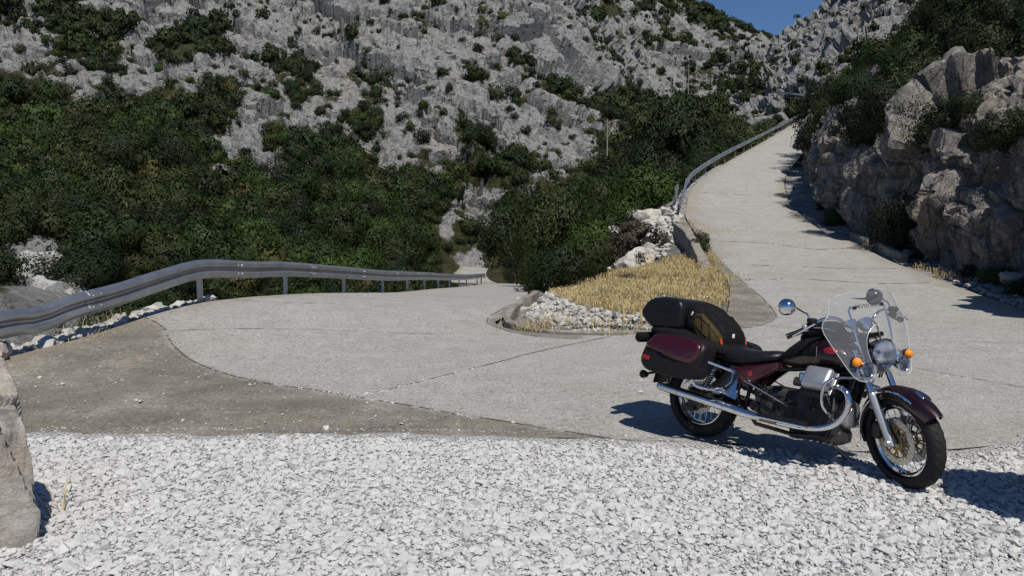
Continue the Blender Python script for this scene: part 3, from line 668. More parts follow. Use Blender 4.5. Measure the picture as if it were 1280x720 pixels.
def scatter_mesh(protos, pos, scale, seed, tilt=0.35):
    """copies of small prototype meshes joined in arrays; returns V, F, per-vertex tint"""
    r = np.random.default_rng(seed); Vs, Fs, Ts = [], [], []; base = 0; which = r.integers(0, len(protos), len(pos))
    for k, (pv, pf) in enumerate(protos):
        s = np.nonzero(which == k)[0]
        if not len(s): continue
        a = r.random(len(s)) * 2 * PI; tx = r.normal(0, tilt, len(s)); ty = r.normal(0, tilt, len(s)); ca, sa = np.cos(a), np.sin(a)
        V = pv[None] * scale[s][:, None, None]
        y = V[:, :, 1] * np.cos(tx)[:, None] - V[:, :, 2] * np.sin(tx)[:, None]; z = V[:, :, 1] * np.sin(tx)[:, None] + V[:, :, 2] * np.cos(tx)[:, None]; x = V[:, :, 0]
        x, z = x * np.cos(ty)[:, None] + z * np.sin(ty)[:, None], -x * np.sin(ty)[:, None] + z * np.cos(ty)[:, None]
        V = np.stack([x * ca[:, None] - y * sa[:, None], x * sa[:, None] + y * ca[:, None], z], 2) + pos[s][:, None]
        Fs.append((pf[None] + (base + np.arange(len(s)) * len(pv))[:, None, None]).reshape(-1, 3)); Vs.append(V.reshape(-1, 3)); Ts.append(np.repeat(r.random(len(s)), len(pv))); base += len(s) * len(pv)
    return np.concatenate(Vs), np.concatenate(Fs), np.concatenate(Ts)
def stones(name, pos, scale, m, label, cat, seed, protos=HULLS, tilt=0.35):
    V, Fc, T = scatter_mesh(protos, pos, scale, seed, tilt); o = raw_mesh(name, V, Fc, m, False, {'tint': ('POINT', T)}); return tag(o, label, cat, None, 'stuff')
def edge_y(x):
    return np.interp(x, [-7, -4, -1.5, .4, 1.6, 2.9, 3.6, 4.3, 6, 8, 10], [6.45, 6.42, 6.42, 6.30, 6.12, 5.85, 5.9, 6.2, 7.0, 8.6, 11])
# foreground stones: evenly jittered so that they cover the bed
def jit(x0, x1, y0, y1, st, r): 
    xs = np.arange(x0, x1, st); ys = np.arange(y0, y1, st); X, Y = np.meshgrid(xs, ys); return np.stack([X.ravel(), Y.ravel()], 1) + (r.random((X.size, 2)) - .5) * st * 1.5
r1 = np.random.default_rng(21)
P = np.vstack([jit(-5.4, 6.2, 2.7, 7.0, 0.030, np.random.default_rng(4))[::2], jit(-5.4, 6.2, 2.7, 7.3, 0.0272, r1)]); n_f = len(jit(-5.4, 6.2, 2.7, 7.0, 0.030, np.random.default_rng(4))[::2]); fine_ = np.arange(len(P)) < n_f; vis = np.abs(P[:, 0]) < 0.78 * P[:, 1] + 0.9
dE = edge_y(P[:, 0]) + 0.20 * fbm(np.column_stack([P * 1.7, np.zeros(len(P))]), 3) - P[:, 1]
patch = fbm(np.column_stack([P * 0.8 + 40, np.zeros(len(P))]), 3)
keep = vis & (r1.random(len(P)) < np.clip(0.06 + dE * 5, .06, 1)) & (dE > -0.75) & (r1.random(len(P)) < np.where(patch > 0.33, 0.45, 0.98)) & (r1.random(len(P)) < np.where(dE < 0, 0.30 * np.exp(dE * 4.5), 1))
P = P[keep]; dE = dE[keep]; fine_ = fine_[keep]; sc = np.where(fine_, 0.009, 0.0208) * np.exp(r1.normal(0, 0.42, len(P))); sc = np.where(dE < 0.12, sc * 0.6, sc); sc = np.clip(sc, 0.009, 0.065)
big = r1.random(len(P)) < 0.006; sc = np.where(big & (dE > .2), r1.uniform(0.04, 0.06, len(P)), sc)
pz = np.where(dE > 0.02, gz(P) + 0.002 + sc * 0.04 + r1.random(len(P)) * 0.008, 0.014 + sc * 0.15)
stones('gravel', np.column_stack([P, pz]), sc, M_stone, 'white crushed limestone gravel covering the lay-by in front of the road', 'gravel', 1, FLATS, .12)
# stray chips on the concrete
P = np.column_stack([r1.uniform(-6, 1.2, 420), r1.uniform(6.6, 12.5, 420)]); P = P[poly_sd(P, apA) > -0.2]; P = np.vstack([P, np.column_stack([r1.uniform(-3, 7, 60), r1.uniform(6.6, 11, 60)])])
pz = np.array([road_z(*p)[0] for p in P]); sc = 0.0115 * np.exp(r1.normal(0, 0.5, len(P)))
stones('stray_gravel', np.column_stack([P, pz + sc * .4]), sc, M_stone, 'stray white stone chips scattered over the brown concrete apron', 'gravel', 2)
Lc = np.vstack([crom(np.array(l), 700) for l in ([(-5.3, 6.62), (-3, 6.64), (-1, 6.60), (.2, 6.54), (1.0, 6.42)], [tuple(p) for p in jA[40:70]], X2[:3])]); Lc = Lc[r1.random(len(Lc)) < np.clip(.45 + 1.3 * fbm(np.column_stack([Lc * 1.3, np.zeros(len(Lc))]), 2), .04, 1)]; Lc = Lc + r1.normal(0, .016, Lc.shape); sc = 0.0075 * np.exp(r1.normal(0, .45, len(Lc)))
stones('stray_gravel', np.column_stack([Lc, [road_z(*p)[0] for p in Lc] + sc * .2]), sc, M_stone, 'fine white limestone crumbs collected along the joints of the concrete', 'gravel', 7)
def in_px(poly, D0, D1, n, r, pad=0.0):
    """random ground points that fall inside a polygon of the picture"""
    u0, v0 = np.min(poly, 0); u1, v1 = np.max(poly, 0); out = []
    y = r.uniform(D0, D1, n * 12); x = (r.uniform(u0, u1, n * 12) - 640) / F * y; q = np.stack([x, y], 1); g, _ = groundv(q); q3 = np.column_stack([q, g[:, 2]])
    U = np.stack(proj(q3), 1); ins = poly_sd(U, poly) > 0; q3 = q3[ins]; wgt = q3[:, 1] / q3[:, 1].max(); return q3[r.random(len(q3)) < wgt][:n]
# rubble along the outer rail, on the nose of the island and at the foot of the cliff
Pl = np.concatenate([np.column_stack([np.interp(t_, [9.0, 10.4, 12, 13.2, 14], [-6.15, -5.85, -5.68, -5.5, -5.35]) - o_, t_]) for t_, o_ in [(r1.uniform(8.2, 13.8, 1600), np.abs(r1.normal(0, .30, 1600)))]])
rail_g = lambda y: np.interp(y, [8, 9, 10.4, 12, 13.5, 17], [.14, .2, .28, .36, .40, .17])
zl = rail_g(Pl[:, 1]) - 0.02 - 0.18 * np.clip((np.interp(Pl[:, 1], [9, 13.2], [-6.15, -5.5]) - Pl[:, 0]), 0, 2); scl = 0.05 * np.exp(r1.normal(0, .45, len(Pl)))
stones('rubble', np.column_stack([Pl, zl + scl * .2]), scl, M_rubble, 'pale rubble stones heaped along the edge under the dented guardrail', 'rubble', 3)
poly_n = np.array([(648, 378), (670, 362), (700, 368), (735, 390), (812, 394), (815, 416), (735, 417), (690, 411), (658, 400)])
q3 = np.vstack([in_px(poly_n, 11.8, 19, 4200, r1), in_px(np.array([(700, 366), (790, 345), (880, 340), (900, 390), (740, 392)]), 12, 22, 700, r1)]); scn = 0.027 * np.exp(r1.normal(0, .6, len(q3)))
stones('rubble', q3 + np.column_stack([np.zeros((len(q3), 2)), scn * .3]), scn, M_rubble, 'pale rubble stones on the nose of the grassy island inside the bend', 'rubble', 4)
poly_r = np.array([(1128, 322), (1290, 345), (1290, 392), (1215, 363)])
q3 = in_px(poly_r, 13, 26, 2600, r1); scr = 0.04 * np.exp(r1.normal(0, .45, len(q3)))
stones('rubble', q3 + np.column_stack([np.zeros((len(q3), 2)), scr * .3 + .01]), scr, M_rubble, 'loose grey rubble strip between the climbing road and the cliff foot', 'rubble', 5)

q3 = np.vstack([in_px(np.array([(792, 262), (846, 250), (850, 285), (838, 300), (800, 284)]), 31, 42, 900, r1), in_px(np.array([(740, 312), (800, 300), (842, 300), (830, 322), (760, 338)]), 22, 34, 700, r1)]); scb = 0.085 * np.exp(r1.normal(0, .6, len(q3)))
stones('rubble', q3 + np.column_stack([np.zeros((len(q3), 2)), scb * .25]), scb, M_rubble, 'pale broken rock covering the bank below the end of the climbing guardrail', 'rubble', 6)

# ------------------------------------------------------------------ foliage
def crown(n, leaf, seed, nl=9, flat=0.85, open_=0.0, up=0.15):
    """leaf quads spread over uneven lobes inside a unit-radius, base at z = 0"""
    r = np.random.default_rng(seed); C = r.normal(size=(nl, 3)); C /= np.linalg.norm(C, axis=1)[:, None]; C *= (0.25 + 0.45 * r.random((nl, 1))); C[:, 2] = np.abs(C[:, 2]) * flat + 0.25
    rad = 0.30 + 0.24 * r.random(nl); lt = r.random(nl)
    k = r.choice(nl, n, p=rad ** 2 / (rad ** 2).sum()); d = r.normal(size=(n, 3)); d[:, 2] = d[:, 2] * 0.9 + up; d /= np.linalg.norm(d, axis=1)[:, None]
    rr = rad[k] * (0.72 + 0.40 * r.random(n) ** 0.8); p = C[k] + d * rr[:, None]; p[:, 2] = np.maximum(p[:, 2], 0.02 + 0.05 * r.random(n))
    bump = pn(p * 3.1 + seed) ; p += d * (0.10 * bump)[:, None]
    if open_ > 0: ok = pn(p * 2.2 + seed * 3) > -0.55 + open_; p, d, k = p[ok], d[ok], k[ok]
    n = len(p); nrm = d + r.normal(0, 0.30, (n, 3)); nrm /= np.linalg.norm(nrm, axis=1)[:, None]
    a = np.cross(nrm, r.normal(size=(n, 3))); a /= np.linalg.norm(a, axis=1)[:, None]; b = np.cross(nrm, a)
    L = leaf * (0.55 + 0.9 * r.random(n))[:, None]; V = np.stack([p - a * L, p - b * L * 0.55, p + a * L, p + b * L * 0.55], 1).reshape(-1, 3)
    ctr = np.array([0, 0, .30]); dg_ = p - ctr; dg_ /= np.linalg.norm(dg_, axis=1)[:, None]; vn = .5 * d + .55 * dg_ + .38 * nrm; vn /= np.linalg.norm(vn, axis=1)[:, None]; vn = np.repeat(vn, 4, 0)
    Fc = np.arange(4 * n).reshape(n, 4); tint = np.clip(0.5 + 0.40 * (lt[k] - .5) + r.normal(0, .11, n), 0, 1)
    return V, Fc, tint, vn
def stems(h, spread, n, seed, r0=0.03):
    r = np.random.default_rng(seed); mb = MB()
    for k in range(n):
        a = r.random() * 2 * PI; e = np.array([math.cos(a) * spread, math.sin(a) * spread, h]) * (0.7 + .3 * r.random()); m1 = e * 0.5 + r.normal(0, .08 * h, 3); m1[2] = abs(m1[2])
        mb.tube([(0, 0, -0.05), m1, e], [r0, r0 * .7, r0 * .3], 5)
    return mb
class Leafy:
    """one crown mesh and one stem mesh, shared by every copy"""
    def __init__(s, nm, n, leaf, seed, m, **k):
        V, Fc, t, vn = crown(n, leaf, seed, **k); o = raw_mesh('crown', V, Fc, m, False, {'tint': ('FACE', t), 'hue': ('FACE', np.full(len(t), 0.0))}, vn=vn); s.me = o.data; bpy.data.objects.remove(o)
        st = stems(0.75, .55, 7, seed); o = st.build('stem', M_bark); s.st = o.data; bpy.data.objects.remove(o)
    def put(s, name, label, cat, loc, R, H, group=None, rot=None, part=True):
        root = empty(name, label, cat, loc, group); root.rotation_euler.z = random.random() * 6.28 if rot is None else rot; root.scale = (R, R, H)
        c = bpy.data.objects.new('crown', s.me); COL.objects.link(c); c.parent = root
        if part: t = bpy.data.objects.new('stem', s.st); COL.objects.link(t); t.parent = root
        return root
near_protos = [Leafy('n', 7000, 0.032, 100 + k, M_leafA, nl=12, open_=0.25) for k in range(4)]
near_dark = [Leafy('n', 7000, 0.033, 140 + k, M_leafC, nl=12, open_=0.3) for k in range(2)]
mid_protos = [Leafy('m', 3400, 0.043, 120 + k, M_leafA, nl=11, open_=0.2) for k in range(5)] + [Leafy('m', 5200, 0.034, 130 + k, M_leafC, nl=14, open_=0.25) for k in range(3)] + [Leafy('m', 4600, 0.036, 136, M_leafB, nl=9, open_=.1), Leafy('m', 3000, 0.04, 137, M_leafD, nl=12, open_=.35)]
bright = Leafy('b', 6000, 0.04, 160, M_leafB, nl=14); olive = Leafy('o', 3200, 0.05, 161, M_leafD, nl=9, open_=0.35); purple = Leafy('p', 4200, 0.05, 162, M_twig, nl=9, open_=0.55)
# candidate places over all slopes in view
r2 = np.random.default_rng(77); NC = 13500
a_ = r2.uniform(-40, 40, NC) * PI / 180; r_ = np.sqrt(r2.uniform(15 ** 2, 215 ** 2, NC)); a2 = r2.uniform(-39, 39, 12500) * PI / 180; r2_ = np.sqrt(r2.uniform(205 ** 2, 365 ** 2, 12500))
a_ = np.concatenate([a_, a2]); r_ = np.concatenate([r_, r2_]); q = np.stack([r_ * np.sin(a_), r_ * np.cos(a_)], 1); g3_, gi = groundv(q); q3 = g3_.copy(); rdq = rd[gi]
dv, u_, v_ = cover(q, q3[:, 2]); base_d = dens(u_, v_)
acc = (r2.random(len(q3)) < np.clip((dv - .46 - .035 * (base_d < .82)) * 5, 0, 1) * np.clip(.25 + 1.0 * base_d, 0, .9)) | (r2.random(len(q3)) < np.where(np.hypot(q[:, 0], q[:, 1]) > 205, .27, .12)); dv = np.clip(np.minimum(dv, base_d + .15), 0.0, 1)
rng_ = np.hypot(q3[:, 0], q3[:, 1]); acc &= rdq > 2.0
acc &= ~((q3[:, 0] > 0.1) & (q3[:, 0] < 6.6) & (q3[:, 1] > 11) & (q3[:, 1] < 25))               # the dry grass
acc &= ~((u_ > 1000) & (rng_ < 64) & (np.minimum.reduce([np.hypot(q3[:, 0] - f[0], q3[:, 1] - f[1]) for f in cliff_foot[::12]]) < 4.0))
acc &= ~((u_ > 862) & (u_ < 1030) & (v_ > 150) & (rng_ < 110) & (rdq < 3.5))
acc &= ~((q3[:, 0] < -5) & (rng_ < 13))
q3 = q3[acc]; dv = dv[acc]; rng_ = rng_[acc]; rdq = rdq[acc]; u_ = u_[acc]; v_ = v_[acc]
Rb = (0.52 + 1.05 * dv) * np.exp(r2.normal(0, 0.36, len(q3))); Rb = np.where(r2.random(len(q3)) < .10 * dv, Rb * 1.5, Rb); Rb = np.clip(Rb, 0.35, 3.1); Rb = np.where(rng_ < 55, Rb * 0.66, Rb); Rb = np.where((rdq < 4.5), np.minimum(Rb, 0.95), Rb); Rb = np.where((u_ > 985) & (rng_ < 110) & (rng_ > 24), np.maximum(Rb, 1.1) * 1.12, Rb)
Rb = np.where(rng_ > 200, Rb * 1.12, Rb); Hb = Rb * (0.95 + 0.55 * r2.random(len(q3))); Hb = np.where((q3[:, 0] < -3) & (rng_ < 48), np.minimum(Hb, 1.3), Hb)
bpy.context.view_layer.update(); dg = bpy.context.evaluated_depsgraph_get()
def seen(p):
    d = Vector(p) - Vector(CAM); L = d.length; hit, loc, *_ = scene.ray_cast(dg, Vector(CAM) + d / L * 0.3, d / L, distance=L * 0.985); return not hit
app = Rb / rng_; inf = (u_ > -20) & (u_ < 1300) & (v_ > -30) & (v_ < 420); order = np.argsort(-np.where(inf, app, 0)); chosen = []; taken = np.zeros(len(q3), bool)
for i in order:
    if len(chosen) >= 296 or not inf[i]: break
    if seen(q3[i] + np.array([0, 0, Hb[i] * 0.85])): chosen.append(i); taken[i] = True
print('bushes', len(q3), 'chosen', len(chosen), 'range', max(rng_[chosen]))
for i in chosen:
    D = rng_[i]
    if u_[i] > 985: pr = random.choice(near_dark + near_protos[:2]); lab = 'dark evergreen bush growing on the rocky brow above the roadside cliff'; grp = 'bushes above the cliff'; nm = 'evergreen_bush'
    elif q3[i, 0] > 0.5 and D < 80: pr = random.choice(near_protos + near_dark[:1]); lab = 'green maquis shrub on the steep bank between the two road arms'; grp = 'shrubs on the bank between the road arms'; nm = 'bank_shrub'
    else: pr = random.choice(mid_protos if D > 45 else near_protos); lab = 'dark green maquis shrub in the closed scrub of the valley slope'; grp = 'shrubs of the valley slope'; nm = 'maquis_shrub'
    pr.put(nm, lab, 'shrub', q3[i] - np.array([0, 0, 0.12 * Hb[i]]), Rb[i], Hb[i], grp, part=D < 60)
rest = np.nonzero(~taken)[0]
def join_bushes(name, ids, protos, mats, label):
    Vs, Fs, T, Hh, MI, VN = [], [], [], [], [], []; base = 0
    for i in ids:
        V, Fc, t, vn, mi = protos[r2.integers(len(protos))]; a = r2.random() * 6.28; ca, sa = math.cos(a), math.sin(a)
        X = np.column_stack([(V[:, 0] * ca - V[:, 1] * sa) * Rb[i], (V[:, 0] * sa + V[:, 1] * ca) * Rb[i], V[:, 2] * Hb[i] - 0.12 * Hb[i]]) + q3[i]
        VN.append(np.column_stack([vn[:, 0] * ca - vn[:, 1] * sa, vn[:, 0] * sa + vn[:, 1] * ca, vn[:, 2]])); Vs.append(X); Fs.append(Fc + base); T.append(t); Hh.append(np.full(len(t), r2.random())); MI.append(np.full(len(t), mi)); base += len(X)
    o = raw_mesh(name, np.concatenate(Vs), np.concatenate(Fs), mats, False, {'tint': ('FACE', np.concatenate(T)), 'hue': ('FACE', np.concatenate(Hh))}, mat_idx=np.concatenate(MI), vn=np.concatenate(VN)); return tag(o, label, 'scrub', None, 'stuff')
lodA = [(*crown(900, 0.078, 200 + k, nl=9, open_=0.15), (0, 0, 0, 0, 0, 1, 1, 1, 2, 3)[k]) for k in range(10)]; lodB = [(*crown(260, 0.14, 220 + k, nl=6), (0, 0, 0, 0, 1, 1, 1)[k]) for k in range(7)]
nearR = [i for i in rest if rng_[i] < 160]; farR = [i for i in rest if rng_[i] >= 160]
join_bushes('maquis_scrub', nearR, lodA, [M_leafA, M_leafC, M_leafB, M_leafD], 'closed dark green maquis scrub carpeting the valley slope behind the guardrail')
join_bushes('mountain_scrub', farR, lodB, [M_leafA, M_leafC], 'scattered dark shrubs dotted over the grey limestone mountain')
# bushes on the brow of the cliff, hanging over it
brow = 0
for s in np.linspace(136, 1104, 66).astype(int):
    s = int(s + r2.integers(-9, 10)); t = r2.integers(132, 172); p = cliffV[s, t]; U, Vv = proj(p); 
    if U > 1205 and r2.random() < 0.85: continue
    R0 = r2.uniform(.9, 1.65) * (1 + min(1.2, (p[1] - 25) / 60)) ; brow += 1
    random.choice(near_dark + near_protos[:2]).put('evergreen_bush', 'dark evergreen bush overhanging the brow of the roadside cliff', 'shrub', p - np.array([0.05, 0.0, .50 * R0]), R0, R0 * r2.uniform(.9, 1.3), 'bushes overhanging the cliff brow')
# shrubs with a look or a place of their own
def on(u, v, D): p = at(u, v, D); return np.array([p[0], p[1], ground(p[0], p[1])])
bright.put('green_shrub', 'bright green rounded shrub just below the end of the upper guardrail', 'shrub', on(812, 262, 46), 2.3, 2.6)
bright.put('green_shrub', 'smaller bright green shrub beside the big rounded one on the bank', 'shrub', on(776, 268, 45), 1.5, 1.9)
bright.put('green_shrub', 'fresh green shrub on the bank beside the dry grass, lowest of the bright ones', 'shrub', on(716, 352, 25), 1.0, 1.3)
bright.put('green_shrub', 'fresh green shrub half way up the bank behind the twiggy dead shrub', 'shrub', on(742, 325, 33), 1.35, 1.7)
purple.put('dead_shrub', 'dry greyish brown shrub on the bank below the low concrete wall', 'shrub', on(795, 318, 30.5), 1.45, 1.3)
purple.put('dead_shrub', 'dry grey twiggy shrub standing next to the pale rock on the bank', 'shrub', on(760, 330, 29), 1.0, 1.0)
olive.put('olive_shrub', 'low olive brown shrub behind the low concrete wall above the grass', 'shrub', on(873, 318, 25.5), .42, .75)
near_protos[1].put('bank_shrub', 'dark green bushy shrub at the edge of the grass beside the descending road', 'shrub', on(700, 366, 21), 1.1, 1.35)
near_protos[2].put('bank_shrub', 'tall green shrub standing over the descending road before it dips', 'shrub', on(672, 360, 30), 1.2, 1.6)
near_protos[3].put('bank_shrub', 'olive tinted shrub between the rocks and the grass of the island', 'shrub', on(735, 352, 22.5), 0.95, 1.15)
for (u, v, D, R, H, pr, lb) in [(1117, 316, 26, .95, 1.75, near_dark[0], 'large grey green shrub standing against the cliff beside the kerb blocks'), (1042, 268, 38.5, 1.25, 2.1, near_protos[0], 'green bush at the cliff foot where its shadow crosses the road'),
    (1033, 245, 44, 1.0, 1.5, near_protos[1], 'leafy bush behind the earth margin on the inside of the climb'), (1050, 285, 34.5, .8, 1.0, bright, 'low yellow green bush at the cliff foot beside the earth margin'), (1024, 214, 57, 1.3, 2.6, near_dark[1], 'dark bush under the cliff at the upper shadow on the road'),
    (1150, 322, 24.5, .42, .5, olive, 'small yellowish tuft shrub on the rubble by the last kerb block'), (1205, 345, 20.3, .35, .4, olive, 'small olive tuft shrub on the rubble strip below the cliff'),
    (1243, 352, 18.7, .5, .42, bright, 'small fresh green shrub at the cliff foot near the white boulder'), (1278, 366, 16.8, .45, .36, bright, 'low fresh green shrub on the rubble in front of the white boulder')]:
    p = at(u, v, D); pr.put('roadside_shrub', lb, 'shrub', p - np.array([0, 0, .06]), R, H)
for s, t, R, H, pr, lb in [(386, 85, .42, .5, olive, 'yellow green tuft shrub growing from a ledge half way up the cliff'), (265, 113, .8, .7, near_dark[0], 'dark shrub rooted in a crack high on the sunlit cliff'), (325, 129, .7, .8, near_protos[0], 'green shrub on the shoulder of the sunlit cliff')]:
    pr.put('cliff_shrub', lb, 'shrub', cliffV[s, t] + np.array([0.1, 0.1, -0.1]), R, H)
# the big tree in the valley and a few more with trunks of their own
def tree(name, label, loc, h, R, seed, m, n=9000, leaf=0.028, group=None, hue=.2):
    root = empty(name, label, 'tree', loc, group); r = np.random.default_rng(seed); mb = MB(); hh = h * 0.42
    mb.tube([(0, 0, -.3), (.05 * R, .02, hh * .5), (0.02, .06 * R, hh), (-.05 * R, 0, h * .7)], [.06 * R + .1, .05 * R + .07, .045 * R + .04, .03], 9)
    for k in range(9):
        a = k * 2.4 + r.random(); e = np.array([math.cos(a) * R * .7, math.sin(a) * R * .7, h * (.5 + .35 * r.random())]); mb.tube([(0, 0, hh * (.55 + .05 * k)), e * [.5, .5, 1] - [0, 0, h * .08], e], [.025 * R + .03, .018 * R, .01], 6)
    mb.build('trunk', M_bark, root)
    V, Fc, t, vn = crown(n, leaf, seed, nl=22, flat=.75, open_=0.38); V = V * np.array([R, R, h * .80]) + np.array([0, 0, h * .2])
    raw_mesh('crown', V, Fc, m, False, {'tint': ('FACE', t), 'hue': ('FACE', np.full(len(t), hue))}, root, vn=vn); return root
tree('evergreen_oak', 'large dark evergreen oak with visible trunk in the valley below the upper guardrail', on(836, 206, 84), 10.4, 5.8, 300, M_leafC, 12000, .03)
tree('evergreen_oak', 'dark spreading evergreen tree beside the big oak, nearer the foot of the spur', on(775, 205, 96), 7.2, 4.4, 301, M_leafC)
tree('evergreen_oak', 'lower dark evergreen tree between the big oak and the upper guardrail', on(884, 186, 92), 5.6, 3.6, 302, M_leafC)
tree('evergreen_oak', 'rounded dark tree in the scrub above the dip of the descending road', on(640, 335, 62), 7.0, 3.6, 303, M_leafA)
tree('evergreen_oak', 'tall dark tree on the bank to the other side of the descending road', on(690, 318, 47), 6.0, 3.2, 304, M_leafA)

# ------------------------------------------------------------------ dry grass
def blades(name, P, h, label, seed):
    r = np.random.default_rng(seed); n = len(P); a = r.random(n) * 2 * PI; d = np.stack([np.cos(a), np.sin(a), np.zeros(n)], 1); s = np.stack([-np.sin(a), np.cos(a), np.zeros(n)], 1); bend = r.uniform(.15, 1.05, n) * h; wd = r.uniform(.0028, .006, n)
    b0 = P - s * wd[:, None]; b1 = P + s * wd[:, None]; m0 = P + d * (bend * .3)[:, None] + np.array([0, 0, 1.0]) * (h * .55)[:, None]; tip = P + d * bend[:, None] + np.array([0, 0, 1.0]) * h[:, None]
    V = np.stack([b0, b1, m0 + s * wd[:, None] * .8, m0 - s * wd[:, None] * .8, tip + s * wd[:, None] * .9, tip - s * wd[:, None] * .9], 1).reshape(-1, 3); k = np.arange(n) * 6
    Fc = np.concatenate([np.stack([k, k + 1, k + 2, k + 3], 1), np.stack([k + 3, k + 2, k + 4, k + 5], 1)]); t = np.clip(r.normal(.5, .25, n), 0, 1)
    o = raw_mesh(name, V, Fc, M_grass, False, {'tint': ('FACE', np.concatenate([t, t]))}); return tag(o, label, 'grass', None, 'stuff')
def clumped(q, r, k=5, s=.06):
    o = np.repeat(q, k, 0); o[:, :2] += r.normal(0, s, (len(o), 2)); return o
r3 = np.random.default_rng(31)
poly_g = np.array([(684, 366), (715, 352), (770, 338), (830, 326), (866, 314), (893, 322), (908, 345), (910, 384), (890, 394), (820, 396), (740, 388), (705, 376)])
q = clumped(in_px(poly_g, 12.3, 26, 7500, r3), r3, 8); q = q[fbm(np.column_stack([q[:, :2] * 1.1, np.zeros(len(q))]), 3) > -.16]; q[:, 2] = [ground(a, b) for a, b in q[:, :2]]
blades('dry_grass', q, r3.uniform(.05, .175, len(q)) * (0.75 + .6 * np.clip(fbm(q * 1.3, 2) + .3, 0, 1)), 'tall straw yellow dry grass covering the island inside the hairpin bend', 1)
tuft = []
for u, v, D, s, k in [(668, 411, 12.7, .22, 160), (760, 412, 12.4, .25, 90), (900, 292, 31, .6, 260), (868, 282, 33.5, .4, 160), (1165, 338, 22, .3, 120), (1190, 345, 20.5, .3, 140), (905, 345, 20, .3, 150), (700, 405, 12.9, .3, 90), (97, 424, 10.2, .15, 30), (800, 408, 12.5, .2, 60), (140, 402, 11.6, .3, 40), (68, 636, 4.65, .07, 8)]:
    p = at(u, v, D); o = np.column_stack([p[0] + r3.normal(0, s, k), p[1] + r3.normal(0, s, k)]); tuft.append(np.column_stack([o, [max(ground(a, b), p[2] - .1) for a, b in o]]))
tuft = np.concatenate(tuft); blades('dry_tufts', tuft, r3.uniform(.08, .26, len(tuft)), 'small straw coloured grass tufts along the road edges and kerbs', 2)
# ------------------------------------------------------------------ guardrails
WB = [(0.0, -.155), (.012, -.155), (.055, -.125), (.081, -.098), (.081, -.062), (.055, -.035), (.004, -.012), (.004, .012), (.055, .035), (.081, .062), (.081, .098), (.055, .125), (.012, .155), (0.0, .155),
      (-.004, .152), (.05, .12), (.074, .094), (.074, .066), (.05, .04), (0, .016), (0, -.016), (.05, -.04), (.074, -.066), (.074, -.094), (.05, -.12), (-.004, -.152)]
def guardrail(name, label, pts, side, n_beam, post_at, post_h, m_beam, m_post, group=None, hgt=0.56, dents=(), hs=1.0):
    """pts: base points of the post line; side +1/-1: to which side of the line the corrugated face looks"""
    P = crom(np.array(pts), 0.25); s = np.concatenate([[0], np.cumsum(np.linalg.norm(np.diff(P, axis=0), axis=1))]); root = empty(name, label, 'guardrail', P[0], group)
    org = P[0]; d = np.gradient(P, axis=0); d[:, 2] = 0; d /= np.linalg.norm(d, axis=1)[:, None]; nrm = np.stack([-d[:, 1], d[:, 0], np.zeros(len(d))], 1) * side
    L = s[-1]; cuts = np.linspace(0, L, n_beam + 1)
    for k in range(n_beam):
        ss = np.arange(cuts[k] - (.16 if k else 0), cuts[k + 1] + 1e-6, 0.25); ss = np.append(ss, cuts[k + 1]); secs = []
        for t in ss:
            p = np.array([np.interp(t, s, P[:, c]) for c in range(3)]); nn_ = np.array([np.interp(t, s, nrm[:, c]) for c in range(3)]); nn_ /= np.linalg.norm(nn_); off = 0.009 * (k % 2); dz = 0; sq = 1
            for (dt, amt, wd) in dents:
                g_ = math.exp(-((t - dt) / wd) ** 2); dz -= amt * g_; off -= amt * .4 * g_; sq -= .25 * g_ * (amt > .05)
            secs.append([p - org + nn_ * (o * sq + off) + np.array([0, 0, hgt + h * hs + dz]) for o, h in WB])
        mb = MB(); mb.loft(secs)
        for t in (cuts[k] + .05, cuts[k + 1] - .1):
            p = np.array([np.interp(t, s, P[:, c]) for c in range(3)]); nn_ = np.array([np.interp(t, s, nrm[:, c]) for c in range(3)])
            for h in (-.1, .1): mb.lathe([(0, .018), (.016, .016), (.022, .0), (.016, -.01)], p - org + nn_ * .083 + np.array([0, 0, hgt + h * .8]), nn_, 8)
        mb.build('beam', m_beam, root)
    for t in post_at:
        t = t * L; p = np.array([np.interp(t, s, P[:, c]) for c in range(3)]); nn_ = np.array([np.interp(t, s, nrm[:, c]) for c in range(3)]); dd = np.array([nn_[1], -nn_[0], 0]); mb = MB(); q = p - org - nn_ * .07
        poly = [(-.05, -.03), (.05, -.03), (.05, .03), (.042, .03), (.042, -.022), (-.042, -.022), (-.042, .03), (-.05, .03)]
        mb.prism([q + dd * a - nn_ * b + np.array([0, 0, -.35]) for a, b in poly], (0, 0, post_h + .35)); mb.build('post', m_post, root)
    return root
rail_pts = [(-6.75, 6.6, -.10), (-6.4, 7.8, -.04), (-6.1, 9, .06), (-5.78, 10.6, .20), (-5.55, 12, .35), (-5.38, 13.2, .43), (-5.18, 15, .29), (-5.02, 17, .16), (-4.6, 21, -.22), (-4.17, 24.8, -.59), (-3.9, 28.7, -.91), (-3.7, 32.6, -1.22), (-3.5, 36.6, -1.57), (-3.3, 40.6, -1.9), (-3.05, 44.6, -2.23), (-2.85, 48.5, -2.54), (-2.35, 52.5, -2.8), (-1.95, 54.2, -2.9)]
RL = np.cumsum(np.concatenate([[0], np.linalg.norm(np.diff(crom(np.array(rail_pts), .25), axis=0), axis=1)]))[-1]
def frac(y):
    P = crom(np.array(rail_pts), .25); s = np.concatenate([[0], np.cumsum(np.linalg.norm(np.diff(P, axis=0), axis=1))]); return np.interp(y, P[:, 1], s) / s[-1]
